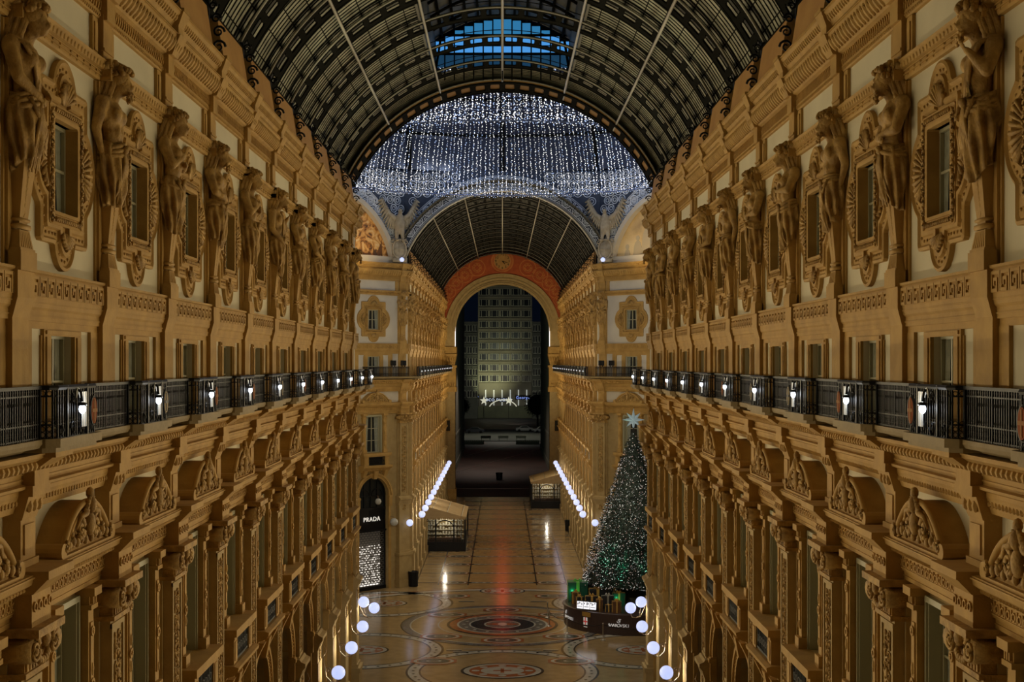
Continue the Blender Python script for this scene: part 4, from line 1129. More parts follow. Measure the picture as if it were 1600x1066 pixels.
# crown edge trim of the lantern opening
# outer shells so no stray light enters (roof decks beside the vaults)
for (y0,y1,nm) in ((-8,D1,'near'),(D2,D3,'far')):
    for s in (-1,1):
        b = MB(); xs = sorted((s*7.2, s*8.4)); b.box(xs[0],xs[1],-y1,-y0,25.6,25.75)
        o = link(nxt('trim'), b.mesh('gutter', ['girder'])); tag(o, 'dark gutter beside the %s vault on the %s' % (nm, 'left' if s<0 else 'right'), 'gutter', None, 'structure')

# ------------------------------------------------------------------ end arch
AR, AZ = 5.9, 20.85
def ring_region(b, inner, outer_fn, n, v0, v1, a0=0, a1=pi):
    vs = []
    for i in range(n+1):
        q = a0+(a1-a0)*i/n; r0 = inner; r1 = outer_fn(q)
        for r,v in ((r0,v0),(r1,v0),(r1,v1),(r0,v1)): vs.append((r*cos(q),v,AZ+r*sin(q)))
    fs = [(i*4+k, i*4+(k+1)%4, i*4+4+(k+1)%4, i*4+4+k) for i in range(n) for k in range(4)]
    b.add(vs, fs)
b = MB()
def outer(q):   # distance from arch centre to the vault circle
    dz = AZ-VC; bb = dz*sin(q); cc = dz*dz-(VR+.3)**2; return min(-bb+sqrt(bb*bb-cc), 7.6/max(.01,abs(cos(q))))
b.cur = 1; ring_region(b, 7.1, outer, 60, -1.0, 0)
b.cur = 0; ring_region(b, AR, lambda q: 7.15, 60, -2.2, .02)
for s in (-1,1): xs = sorted((s*AR, s*7.6)); b.box(xs[0],xs[1],-2.2,0,0,AZ)
o = link('wall_end', b.mesh('wall_end', ['pale','terra'])); o.location = (0,D3,0); tag(o, 'end wall with a great round arch closing the far arm', 'wall', None, 'structure')
b = MB()
for (r0,r1,v) in ((6.95,7.15,.14),(6.55,6.62,.1),(6.1,6.25,.12),(AR-.05,6.05,.2),(5.8,5.92,-.2)): b.ring(0,AZ,r0,r1,-.3,v,0,pi,60)
for k in range(13): q = pi*(k+.5)/13; b.ring(6.78*cos(q),AZ+6.78*sin(q),.06,.13,0,.1,0,2*pi,8)
t = link(nxt('trim'), b.mesh('arch_moulding', ['pale'])); t.location = (0,D3,0); tag(t, 'gilded round mouldings of the great end arch', 'moulding', None, 'structure')
for s in (-1,1):
    b = MB(); c = s*6.65; sn = 'left' if s<0 else 'right'
    b.box(c-.95,c+.95,-2.3,.25,18.0,18.9); b.taper(c-.7,c+.7,-2.2,.2,16.6,c-1.0,c+1.0,-2.3,.5,18.0); b.box(c-.95,c+.95,-2.2,.4,16.3,16.6)
    for k in range(6): b.ball((c-.75+.3*k,.42,17.4), (.14,.12,.3), 6, 5); b.ball((c-.6+.25*k,.3,16.9), (.1,.1,.2), 6, 5)
    b.box(c-.85,c+.85,-2.2,.25,13.8,16.3); b.box(c-.95,c+.95,-2.25,.45,13.3,13.9)
    for k in range(6): b.ball((c-.6+.25*k,.3,14.2), (.1,.1,.25), 6, 5)
    b.box(c-.9,c+.9,-2.2,.2,0,1.2)
    o = link('arch_pier', b.mesh('arch_pier', ['stone'])); o.location = (0,D3,0); tag(o, 'golden %s pier with a carved capital under the end arch' % sn, 'pier')
    b = MB(); b.box(c-.35,c+.35,.25,.32,7.3,8.9); b.cur = 1; b.box(c-.25,c+.25,.32,.34,7.45,8.75)
    o = link('framed_plaque', b.mesh('framed_plaque', ['carve','dark'])); o.location = (s*.1,D3,1.0); tag(o, 'small dark framed plaque on the %s arch pier' % sn, 'plaque')
    # white light strip along the jamb
    b = MB(); b.box(s*5.86-.04,s*5.86+.04,.02,.08,18.95,21.6)
    M['led'] = M.get('led') or plain('white light strip', (.8,.8,.8), .4, 0, (.95,.9,.9), 1.2)
    o = link('light_strip', b.mesh('light_strip', ['led'])); o.location = (0,D3,0); tag(o, 'thin white light strip on the %s arch jamb' % sn, 'light')
# painted rosettes and clock on the terracotta crescent
def crescent(q):  # centre of band at angle q
    r = (7.15+outer(q))/2; return r*cos(q), AZ+r*sin(q), (outer(q)-7.15)/2
k = 0
for s in (-1,1):
    for i, q in enumerate((1.19,.98,.80,.64,.50,.37)):
        a = q if s > 0 else pi-q; x, z, hw = crescent(a); rr = max(.2, hw*.78)
        b = MB(); b.ring(x,z,rr*.9,rr,0,.04,0,2*pi,24); b.ring(x,z,rr*.48,rr*.56,0,.05,0,2*pi,20)
        for j in range(8): t = 2*pi*j/8; b.ball((x+rr*.34*cos(t),.03,z+rr*.34*sin(t)), (rr*.12,.02,rr*.12), 6, 3)
        b.tube([(x+s*rr*.9*cos(a+.3),.02,z+rr*.9),(x+s*rr*1.3,.02,z+rr*.4)], .03, 4); b.tube([(x,.02,z-rr*.95),(x+s*rr*.9,.02,z-rr*.95)], .03, 4)
        o = link('painted_rosette', b.mesh('painted_rosette', ['terral'])); o.location = (0,D3,0)
        tag(o, 'painted rosette on the terracotta arch band, %s to the %s of the clock' % (['first','second','third','fourth','fifth','sixth'][i], 'right' if s>0 else 'left'), 'ornament', 'painted rosettes beside the clock')
zc_ = 29.55
b = MB(); b.smooth = False
b.plate([(1.5*cos(2*pi*i/40), zc_+1.5*sin(2*pi*i/40)) for i in range(40)], .02, .06)
clk = link('wall_clock', b.mesh('clock_back', ['terral'])); clk.location = (0,D3-.02,0); tag(clk, 'round painted clock at the top of the end arch', 'clock')
b = MB(); b.ring(0,zc_,1.42,1.55,.02,.12,0,2*pi,40); b.ring(0,zc_,1.15,1.2,.02,.09,0,2*pi,40); link('rim', b.mesh('clock_rim', ['terra']), clk)
b = MB(); b.plate([(1.0*cos(2*pi*i/40), zc_+1.0*sin(2*pi*i/40)) for i in range(40)], .06, .08); link('dial', b.mesh('clock_dial', ['attic']), clk)
def textmesh(txt, size, mat, extrude=.01):
    cu = bpy.data.curves.new('lettering', 'FONT'); cu.body = txt; cu.size = size; cu.extrude = extrude; cu.space_character = 1.15; cu.align_x = 'CENTER'; cu.align_y = 'CENTER'
    cu.materials.append(M[mat]); o = bpy.data.objects.new('tmp', cu); C.objects.link(o); me = bpy.data.meshes.new_from_object(o.evaluated_get(bpy.context.evaluated_depsgraph_get())); C.objects.unlink(o); bpy.data.objects.remove(o); return me
for h_ in range(1,13):
    a = pi/2-2*pi*h_/12; t = link('numeral', textmesh(str(h_), .42, 'iron'), clk); t.location = (.83*cos(a), -.1, zc_+.83*sin(a)); t.rotation_euler = (pi/2,0,0)
for L_, a, w_ in ((.72, pi/2-2*pi*.30, .05),(.5, pi/2-2*pi*.385, .07)):
    b = MB(); b.tube([(0,.1,zc_),(L_*cos(a),.1,zc_+L_*sin(a))], [w_,w_*.4], 4); link('hand', b.mesh('clock_hand', ['iron']), clk)

# ------------------------------------------------------------------ floor with inlays (one mesh, several marbles)
def fmat(name, c, c2, rough):
    m = stone(name, c, c2, rough, 1.5, .05, 3); return m
M['ftan'] = fmat('tan polished marble', (.44,.31,.15), (.35,.24,.115), .14); M['fgold'] = fmat('golden marble', (.46,.29,.115), (.37,.225,.085), .16)
M['fwhite'] = fmat('white marble inlay', (.56,.53,.45), (.44,.41,.35), .14); M['fblack'] = fmat('black marble inlay', (.03,.028,.025), (.05,.045,.04), .14)
M['fred'] = fmat('orange marble inlay', (.42,.15,.05), (.34,.11,.04), .14); M['fgreen'] = fmat('dark green marble inlay', (.05,.07,.055), (.08,.10,.08), .2)
M['fgrey'] = fmat('grey marble inlay', (.17,.16,.15), (.13,.12,.11), .2)
fl = MB(); mi = {'ftan':0,'fgold':1,'fwhite':2,'fblack':3,'fred':4,'fgreen':5,'fgrey':6}
lay = [0.0]
def fset(c): fl.cur = mi[c]
def disc(x,y,rx,ry,c,z,n=32,ph=0):
    fset(c); fl.add([(x+rx*cos(ph+2*pi*i/n), -(y+ry*sin(ph+2*pi*i/n)), z) for i in range(n)], [tuple(range(n))])
def fring(x,y,r0,r1,c,z,n=64,sx=1,sy=1,a0=0,a1=2*pi):
    fset(c); vs = []
    for i in range(n+1):
        q = a0+(a1-a0)*i/n; vs += [(x+sx*r0*cos(q),-(y+sy*r0*sin(q)),z),(x+sx*r1*cos(q),-(y+sy*r1*sin(q)),z)]
    fl.add(vs, [(2*i,2*i+1,2*i+3,2*i+2) for i in range(n)])
def frect(x0,x1,y0,y1,c,z): fset(c); fl.add([(x0,-y0,z),(x1,-y0,z),(x1,-y1,z),(x0,-y1,z)], [(0,1,2,3)])
fset('ftan'); fl.add([(-20,8,-.3),(20,8,-.3),(20,-D3-2,-.3),(-20,-D3-2,-.3),(-20,8,0),(20,8,0),(20,-D3-2,0),(-20,-D3-2,0)], [(4,5,6,7),(0,3,2,1),(0,1,5,4),(1,2,6,5),(2,3,7,6),(3,0,4,7)])
e1, e2, e3, e4, e5 = .005,.010,.015,.020,.025
frect(-7.2,7.2,D2,D3,'ftan',e1); frect(-2.6,2.6,98.5,D3,'fgold',e2)
y = 101.0
def lozenge(x, y, s=1.0):
    disc(x,y,1.35*s,.95*s,'fred',e4,8,pi/8); fring(x,y,.92*s,1.1*s,'fwhite',e5,24,1,.66); disc(x,y,.85*s,.52*s,'fgreen',e5,24); fring(x,y,.3*s,.42*s,'fwhite',.030,16,1,.6)
while y < D3-2:
    for s in (-1,1):
        lozenge(s*3.75, y, .9)
        frect(min(s*5.0,s*7),max(s*5.0,s*7),y-.1,y+.1,'fgrey',e3)
    frect(-2.6,2.6,y-.26,y+.26,'fblack',e3); frect(-2.5,2.5,y-.17,y+.17,'fwhite',e4)
    for k in range(9): frect(-2.4+.55*k,-2.4+.55*k+.35,y-.05,y+.05,'fblack',e5)
    for s in (-1,1): disc(s*2.55,y,.2,.2,'fblack',e5,12)
    y += 4.55
for s in (-1,1):
    for x in (2.62,4.9,6.6): frect(s*x-.05,s*x+.05,100,D3,'fblack' if x != 4.9 else 'fgrey',e2)
    for k in range(26): frect(min(s*5.0,s*6.5),max(s*5.0,s*6.5),101+2.3*k,101.08+2.3*k,'fwhite',e3)
# octagon: rings
def medal(x,y,r):
    fring(x,y,r*.95,r,'fblack',e3); fring(x,y,r*.82,r*.95,'fred',e2); fring(x,y,r*.78,r*.82,'fwhite',e3); fring(x,y,r*.6,r*.78,'fgrey',e2)
    fring(x,y,r*.57,r*.6,'fwhite',e3); disc(x,y,r*.57,r*.57,'fblack',e2,48); fring(x,y,r*.3,r*.33,'fwhite',e3); disc(x,y,r*.3,r*.3,'fgrey',e3)
    for k in range(16):
        q = 2*pi*k/16; frx = x+r*.69*cos(q); fry = y+r*.69*sin(q); disc(frx,fry,.12,.12,'fwhite',e4,8)
medal(0,85,3.6)
disc(0,85,1.1,.3,'fred',e4,12); disc(0,85,.3,.5,'fwhite',e5,12)
for (x,y) in ((0,89.9),(0,80.1),(3.7,88.2),(-3.7,88.2),(3.8,81.2),(-3.8,81.2),(3.66,95.2),(-3.66,95.2),(3.9,74.5),(-3.9,74.5),(-12.3,88.0),(12.3,88),(-11.5,73.2),(11.5,73.2)):
    lozenge(x, y, 1.05)
fring(0,85,4.1,4.2,'fwhite',e2); fring(0,85,6.0,6.5,'fgrey',e1); fring(0,85,6.5,6.6,'fblack',e2); fring(0,85,5.9,6.0,'fwhite',e2)
def emblem(x,y,r):
    fring(x,y,r*.93,r,'fblack',e3,48,1,.78); fring(x,y,r*.8,r*.93,'fwhite',e3,48,1,.78); disc(x,y,r*.8,r*.62,'fred',e2); fring(x,y,r*.45,r*.52,'fwhite',e4,32,1,.78)
    for k in range(8):
        q = 2*pi*k/8; disc(x+r*.64*cos(q),y+r*.5*sin(q),r*.1,r*.08,'fwhite',e4,10)
    disc(x,y,r*.45,r*.35,'fwhite',e3); frect(x-.1,x+.1,y-.5,y+.5,'fred',e4); frect(x-.5,x+.5,y-.1,y+.1,'fred',e4)
emblem(0,97.4,1.7); emblem(0,72.2,2.3)
for (x,y) in ((8.3,77.4),(-8.3,77.4),(-8.3,92.4),(8.3,92.4)):
    fring(x,y,4.7,4.85,'fblack',e2); fring(x,y,4.1,4.7,'fwhite',e1); fring(x,y,4.0,4.1,'fblack',e2); emblem(x,y,1.6)
    for k in range(40):
        q = 2*pi*k/40; disc(x+4.4*cos(q),y+4.4*sin(q),.11,.11,'fblack',e3,4,q)
fring(0,72.2,4.6,5.2,'fwhite',e1); fring(0,72.2,5.2,5.32,'fblack',e2); fring(0,72.2,4.5,4.6,'fblack',e2)
for k in range(44):
    q = 2*pi*k/44; disc(4.9*cos(q),72.2+4.9*sin(q),.11,.11,'fblack',e3,4,q)
fring(0,82.1,15.6,16.2,'fwhite',e1); fring(0,82.1,16.2,16.4,'fred',e1); fring(0,82.1,15.4,15.6,'fblack',e1)
for s in (-1,1):   # broken key bands
    for x0,x1,y in ((2.0,2.9,76.8),(2.4,3.3,77.2),(2.0,3.1,93.0)): frect(min(s*x0,s*x1),max(s*x0,s*x1),y-.08,y+.08,'fblack',e4); frect(min(s*x0,s*x1),max(s*x0,s*x1),y+.14,y+.24,'fwhite',e4)
    frect(s*1.4-.9,s*1.4+.9,77.6,77.72,'fwhite',e4)
o = link('floor', fl.mesh('floor', ['ftan','fgold','fwhite','fblack','fred','fgreen','fgrey'])); tag(o, 'polished marble floor with inlaid rings, bands and lozenges', 'floor', None, 'structure')

# ------------------------------------------------------------------ luxury shopfront on the left diagonal
M['screenwhite'] = plain('lit display', (.8,.8,.8), .5, 0, (.9,.92,1.0), .9)
M['letter'] = plain('white lettering', (.8,.8,.76), .5, 0, (1,.95,.85), .6)
M['shopbulb'] = plain('shop bulb', (.8,.8,.8), .5, 0, (1,.92,.82), 1.2); M['shopbulb'].cycles.emission_sampling = 'NONE'
M['shopback'] = plain('lit shop interior', (.25,.23,.20), .8, 0, (.5,.45,.38), .05)
M['shutter'] = plain('perforated steel shutter', (.14,.135,.125), .45, .5)
def prada():
    u0 = -BD; f = MB(); v = -.35
    for u in (-1.4,1.3): f.box(u0+u,u0+u+.1,v,v+.1,0,7.0)
    f.box(u0-1.4,u0+1.4,v,v+.12,5.95,6.15); f.box(u0-1.4,u0+1.4,v,v+.2,4.35,4.47); f.box(u0-1.4,u0+1.4,v-.1,v+.15,0,.25)
    f.ring(u0,7.0,1.3,1.42,v,v+.1,0,pi,24)
    for k in (-.62,0,.62):
        f.box(u0+k-.03,u0+k+.03,v,v+.06,6.1,7.0+sqrt(1.35**2-k*k))
    for q in (-.31,.31): f.ring(u0+q*2,7.0,.5,.54,v,v+.06,0,pi,12)
    f.box(u0-1.35,u0+1.35,v,v+.06,6.98,7.03)
    g = MB(); P = [(u0+1.4*cos(pi*i/24), 7.0+1.4*sin(pi*i/24)) for i in range(25)] + [(u0-1.4,6.1),(u0+1.4,6.1)]; g.plate(P, v-.06, v-.04)
    sg = MB(); sg.box(u0-1.3,u0+1.3,v-.05,v+.02,4.47,5.95)
    sh = MB()
    for k in range(24):
        z = .25+.17*k; sh.box(u0-1.3,u0+1.3,v-.02,v+.0,z,z+.06)
        for j in range(9):
            x = u0-1.3+.30*j+(.15 if k%2 else 0); sh.box(x,min(x+.05,u0+1.3),v-.02,v+.0,z,z+.17)
    bk = MB(); bk.box(u0-1.3,u0+1.3,-.79,-.77,.2,4.4)
    bu = MB(); rn = random.Random(5)
    for i in range(20):
        for j in range(30):
            if rn.random() < .55: bu.ball((u0-1.25+2.5*i/19+rn.uniform(-.02,.02), -.7, .3+2.9*j/29), .042, 5, 3)
    bu.box(u0-1.2,u0+1.1,-.72,-.7,.26,.42)
    kit = ('shopfront', f.mesh('shopfront_frame', ['iron']), [('pane', g.mesh('fanlight_pane', ['glass']), []), ('sign_board', sg.mesh('sign_board', ['iron']), []),
        ('shutter', sh.mesh('shutter', ['shutter']), []), ('window_back', bk.mesh('window_back', ['shopback']), []), ('window_lights', bu.mesh('window_lights', ['shopbulb']), [])])
    o = place(kit, DL, 0, 'dark shopfront with lit shutter and white sign lettering on the left octagon wall', 'shopfront')
    t = link('lettering', textmesh('PRADA', .46, 'letter', .02), o); t.location = (u0+.12, .3, 5.25); t.rotation_euler = (pi/2,0,0)
prada()
place(SHOP, DR, BD, 'dark shopfront behind the christmas tree on the right octagon wall', 'shopfront')
for w, sg in ((DL,-1),(DR,1)):   # globes beside the corner pilasters and the twin at the far corners
    side = 'left' if sg < 0 else 'right'
    g = MB(); g.smooth = True; g.ball((sg*.95,.75,5.2), .26, 24, 16)
    a = MB(); a.smooth = True; a.tube([(sg*.6,.5,5.9),(sg*.6,.6,5.2),(sg*.7,.7,4.85),(sg*.95,.75,4.92)], .022, 6)
    M['globedim'] = M.get('globedim') or plain('unlit milky globe', (.5,.5,.46), .3)
    place(('globe_lamp', a.mesh('corner_arm', ['copperish']), [('globe', g.mesh('corner_globe', ['globe']), [])]), w, 0 - sg*.55, z=-.35, cat='lamp', label='white globe lamp at the foot of the far %s octagon corner' % side)
    if sg < 0:
        for (x,y_,z_,wh) in ((-1.75,.5,5.0,'right'),(-2.95,.1,6.6,'fanlight')):
            g = MB(); g.smooth = True; g.ball((x,y_,z_), .3 if wh=='right' else .24, 20, 12); h = MB(); h.smooth = True; h.tube([(x,-.1,z_+.4),(x,y_,z_+.4),(x,y_,z_+.2)], .02, 5)
            place(('globe_lamp', h.mesh('globe_hook', ['copperish']), [('globe', g.mesh('dim_globe', ['globedim']), [])]), w, 0, 'unlit pale globe in front of the dark shopfront, %s one' % wh, 'lamp')

# ------------------------------------------------------------------ christmas tree, plinth, gifts
TX, TY, TZ = 8.75, 87.6, 2.3
rn = random.Random(11)
tr = link('christmas_tree', None); tr.location = (TX,TY,TZ)
tag(tr, 'tall christmas tree covered in white lights on the round dark plinth', 'christmas tree')
b = MB(); b.lathe([(.22,-.05),(.2,2),(.1,8),(.03,10.3)], (0,0), 10); link('trunk', b.mesh('tree_trunk', ['dark']), tr)
M['needle'] = stone('dark fir needles', (.012,.024,.016), (.005,.011,.008), .8, 6, 0)
b = MB(); bw = MB(); bc = MB(); bg = MB(); TH_ = 10.0
def trad(t): return 3.15*(1-t)**.92+.12
vs = []
b.lathe([(trad(t)*.86, TH_*t) for t in [i/14 for i in range(15)]], (0,0), 28)
for i in range(15000):
    t = 1-sqrt(rn.random()); q = rn.uniform(0,2*pi); r = trad(t)*rn.uniform(.84,1.06)*(1+.05*sin(9*q+20*t)); z = TH_*t+rn.uniform(-.1,.1)
    L_ = rn.uniform(.10,.24); w_ = L_*.3; dx,dy = cos(q),sin(q); px,py = -dy,dx; dz = rn.uniform(-.7,.4); a = rn.uniform(-.8,.8)
    p = Vector((r*dx,r*dy,z)); o1 = Vector((dx+px*a,dy+py*a,dz)).normalized()*L_; o2 = Vector((px*.7,py*.7,rn.uniform(-.7,.7)))*w_
    b.add([tuple(p-o2),tuple(p+o2),tuple(p+o1)], [(0,1,2)])
for i in range(6500):
    t = 1-sqrt(rn.random()); q = rn.uniform(0,2*pi); r = trad(t)*rn.uniform(.98,1.09)*(1+.05*sin(9*q+20*t)); z = TH_*t
    rr = rn.choice((.009,.012,.017,.024)); c = rn.random()
    tiny(bw if c < .5 else bc if c < .8 else bg, r*cos(q), r*sin(q), z, rr)
fo = link('foliage', b.mesh('tree_foliage', ['needle']), tr); fo['kind'] = 'stuff'
M['tb1'] = plain('white tree bulb', (.5,.5,.5), .5, 0, (1,.95,.9), .85); M['tb2'] = plain('rosy tree bulb', (.5,.5,.5), .5, 0, (.85,.5,.42), .6); M['tb3'] = plain('cool tree bulb', (.5,.5,.5), .5, 0, (.5,.75,.7), .5)
for k in ('tb1','tb2','tb3'): M[k].cycles.emission_sampling = 'NONE'
for nm, m_, k in (('white_lights',bw,'tb1'),('rosy_lights',bc,'tb2'),('cool_lights',bg,'tb3')): link(nm, m_.mesh(nm,[k]), tr)['kind'] = 'stuff'
st = MB(); cx, cz = 0, 10.85; P = []
for i in range(16):
    r = (.78 if i%2 == 0 else .27) * (1 if i%4 == 0 else .85 if i%2 == 0 else 1); q = pi/2+2*pi*i/16; P.append((r*cos(q), cz+r*sin(q)))
n = len(P); st.add([(cx,.14,cz),(cx,-.14,cz)]+[(u,0,z) for u,z in P], [(0,2+i,2+(i+1)%n) for i in range(n)]+[(1,2+(i+1)%n,2+i) for i in range(n)])
M['star'] = plain('glowing pale star', (.28,.36,.40), .5, 0, (.42,.60,.66), .16)
link('star', st.mesh('tree_star', ['star']), tr)
st = MB(); st.tube([(0,0,10.0),(0,0,10.6)], .04, 6); link('star_stem', st.mesh('star_stem', ['iron']), tr)

PX, PY, PR = 8.35, 85.7, 4.35
M['plinth'] = plain('dark brown plinth cladding', (.040,.022,.020), .35)
M['plinth2'] = stone('dark olive mound', (.045,.042,.018), (.03,.028,.012), .7, 1)
b = MB(); b.lathe([(PR,0),(PR,1.28),(PR-.08,1.32),(PR-.3,1.32),(PR-.35,1.22),(.2,1.22)], (0,0), 72)
pl = link('round_plinth', b.mesh('round_plinth', ['plinth'])); pl.location = (PX,PY,0)
for p_ in pl.data.polygons: p_.use_smooth = False
tag(pl, 'round dark brown display plinth carrying the tree and gift boxes', 'plinth')
b = MB(); b.lathe([(2.15,1.2),(1.95,1.6),(1.3,2.05),(.4,2.3)], (0,0), 40); mo = link('mound', b.mesh('plinth_mound', ['plinth2']), pl); mo.location = (.4,1.85,0)
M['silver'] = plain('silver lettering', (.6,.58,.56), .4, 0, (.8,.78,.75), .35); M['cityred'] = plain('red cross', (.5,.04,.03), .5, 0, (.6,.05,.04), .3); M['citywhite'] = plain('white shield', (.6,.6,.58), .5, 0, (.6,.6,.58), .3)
def on_plinth(ang, obj, z, extra=.03):   # ang from the direction facing the camera, positive to the right
    q = -pi/2+ang; obj.location = ((PR+extra)*cos(q), (PR+extra)*sin(q), z); obj.rotation_euler = (pi/2,0,ang)
txt = 'SWAROVSKI'; a0 = R(-15)
for i, ch in enumerate(txt):
    t = link('letter', textmesh(ch, .27, 'silver', .006), pl); on_plinth(a0+(i-4)*.035, t, .62)
def swan(parent, ang, z, s=1.0):
    b = MB(); b.tube([(-.14*s,0,-.02),(-.06*s,0,-.12*s),(.06*s,0,-.12*s),(.13*s,0,-.02),(.03*s,0,.02),(-.05*s,0,.07*s),(.02*s,0,.15*s),(.10*s,0,.13*s)], .022*s, 5)
    b.tube([(.02*s,0,-.02),(.12*s,0,.1*s),(.18*s,0,.16*s)], .018*s, 4)
    o = link('swan_emblem', b.mesh('swan_emblem', ['silver']), parent); q = -pi/2+ang; o.location = ((PR+.03)*cos(q),(PR+.03)*sin(q),z); o.rotation_euler = (0,0,ang)
swan(pl, R(-15), .90, .8); swan(pl, R(-76), .9, .8)
for i, ch in enumerate(txt):
    t = link('letter', textmesh(ch, .27, 'silver', .006), pl); on_plinth(R(-70)+(i-4)*.035, t, .60)
def curved_patch(name, a, z0, z1, w, mat, off):
    b = MB(); n = 6; vs = []
    for i in range(n+1):
        q = -pi/2+a+(i/n-.5)*w/PR
        for z in (z0,z1): vs.append(((PR+off)*cos(q), -(PR+off)*sin(q), z))
    b.add(vs, [(2*i,2*i+2,2*i+3,2*i+1) for i in range(n)])
    return link(name, b.mesh(name, [mat]), pl)
sa = R(-45.6); curved_patch('city_shield', sa, .42, .92, .34, 'citywhite', .02); curved_patch('cross_bar', sa, .62, .70, .34, 'cityred', .03); curved_patch('cross_post', sa, .42, .92, .07, 'cityred', .032); curved_patch('caption_plate', sa, .30, .35, .3, 'citywhite', .02)
# gifts
M['gdark'] = plain('black gift paper', (.03,.03,.034), .22); M['ggreen'] = plain('dark green gift paper', (.012,.075,.05), .3); M['gbrown'] = plain('brown gift paper', (.12,.055,.025), .35)
M['rgreen'] = plain('green ribbon', (.15,.5,.09), .35); M['rgold'] = plain('gold ribbon', (.55,.33,.08), .35, .1); M['rsilver'] = plain('silver ribbon', (.4,.4,.36), .3, .4)
def gift(x, y, z, w, d, h, paper, rib, label, rot=0, bow=True):
    b = MB(); b.box(-w/2,w/2,-d/2,d/2,0,h*.82); b.box(-w/2-.03,w/2+.03,-d/2-.03,d/2+.03,h*.82,h)
    o = link('gift_box', b.mesh('gift_box', [paper])); o.location = (x,y,z); o.rotation_euler = (0,0,rot)
    tag(o, label, 'gift box', 'gift boxes on the plinth')
    r = MB(); q = max(.08,w*.17); r.box(-q/2,q/2,-d/2-.045,d/2+.045,0,h+.015); r.box(-w/2-.045,w/2+.045,-q/2,q/2,0,h+.012)
    if bow:
        r.smooth = True
        for s in (-1,1): r.tube([(0,0,h+.02),(s*w*.14,0,h+.16),(s*w*.22,0,h+.08),(0,0,h+.02)], [.03,.05,.05,.03], 6)
    link('ribbon', r.mesh('gift_ribbon', [rib]), o)
gift(4.98,87.0,1.22,1.25,1.1,1.25,'ggreen','rgreen','large dark green gift box with bright green ribbon, far left of the plinth')
gift(6.2,88.2,1.22,1.15,1.0,1.2,'gdark','rsilver','black gift box with silver lid edge, back row beside the tall green-ribboned box')
gift(6.25,86.3,1.22,1.05,.95,.9,'gdark','rgold','black gift box with gold ribbon in the middle of the display')
gift(7.35,86.35,1.22,.95,.9,1.3,'gdark','rgold','black gift box with gold band directly below the tree')
gift(7.55,85.2,1.22,.75,.7,.8,'ggreen','rgold','green gift box with pale gold ribbon, right of the middle')
gift(7.2,82.75,1.22,.5,.5,.7,'gbrown','rgold','brown gift box with golden ribbon at the front rim above the lettering')
gift(4.8,85.75,1.22,.4,.45,.75,'gbrown','rgold','small brown gift box with gold ribbon at the left rim',.5)
gift(5.0,84.75,1.22,.42,.42,.62,'gdark','rgold','small black gift box left of the bright display screens',.4)
gift(6.15,83.15,1.22,.34,.4,.75,'gbrown','rgold','narrow brown gift box right of the bright display screens')
gift(6.7,82.9,1.22,.34,.34,.45,'gdark','rgold','tiny black gift box between two brown ones at the rim',0,False)
gift(6.75,84.2,1.22,.7,.6,.8,'gdark','rsilver','plain black gift box behind the narrow brown ones')
gift(5.75,84.6,1.22,.75,.6,.7,'gdark','rgold','low black gift box behind the bright display screens')
# screens with the golden plaque
b = MB(); b.box(-.7,.7,-.05,.05,-.05,.5); sc = link('display_screens', b.mesh('screen_case', ['iron'])); sc.location = (5.32,82.75,1.42); sc.rotation_euler = (R(-6),0,R(-28))
tag(sc, 'row of three bright screens on the plinth rim above the gold plaque', 'screen')
M['scrdark'] = plain('dark picture on screen', (.05,.06,.12), .5)
for k in range(3):
    b = MB(); x0 = -.66+.45*k; b.box(x0,x0+.42,.05,.06,0,.45); s_ = link('screen', b.mesh('screen', ['screenwhite']), sc)
    b = MB()
    for j in range(4): b.box(x0+.03+.09*j,x0+.09+.09*j,.06,.064,.24+.05*((j+k)%3),.34+.04*((j*2+k)%3))
    b.box(x0+.04,x0+.36,.06,.064,.12,.15); link('screen_picture', b.mesh('screen_picture', ['scrdark']), s_)
M['goldplate'] = plain('gold plaque', (.34,.2,.045), .4, .2)
curved_patch('gold_plaque', sa+.02, .98, 1.26, .7, 'goldplate', .05)
# stanchions with rope
def stanchion(x, y, label):
    b = MB(); b.smooth = True; b.lathe([(.17,0),(.17,.03),(.05,.06),(.028,.1),(.028,.95),(.045,.97),(.045,1.03),(.01,1.05)], (0,0), 14)
    o = link('stanchion', b.mesh('stanchion', ['chrome'])); o.location = (x,y,0); tag(o, label, 'stanchion', 'rope stanchions'); return (x,y)
M['chrome'] = plain('brushed steel', (.45,.42,.38), .3, .8)
SP = [(3.0,84.4),(3.0,87.3),(4.05,82.2),(6.15,80.2),(8.9,79.6)]
names = ['left of the plinth, near its edge','left of the plinth towards the far arm','in front of the small silver swan emblem','in front of the large silver lettering','beside the near globe lamps']
for p, nm in zip(SP, names): stanchion(*p, 'steel rope stanchion '+nm)
order = [1,0,2,3,4]
for i in range(4):
    a, c = SP[order[i]], SP[order[i+1]]; b = MB(); b.smooth = True
    b.tube([(a[0]+(c[0]-a[0])*t, -(a[1]+(c[1]-a[1])*t), .95-.9*t*(1-t)) for t in [k/14 for k in range(15)]], .02, 6)
    o = link('barrier_rope', b.mesh('barrier_rope', ['iron'])); tag(o, 'dark barrier rope, %s span around the plinth' % ['first left','second left','front','right'][i], 'rope', 'barrier ropes')
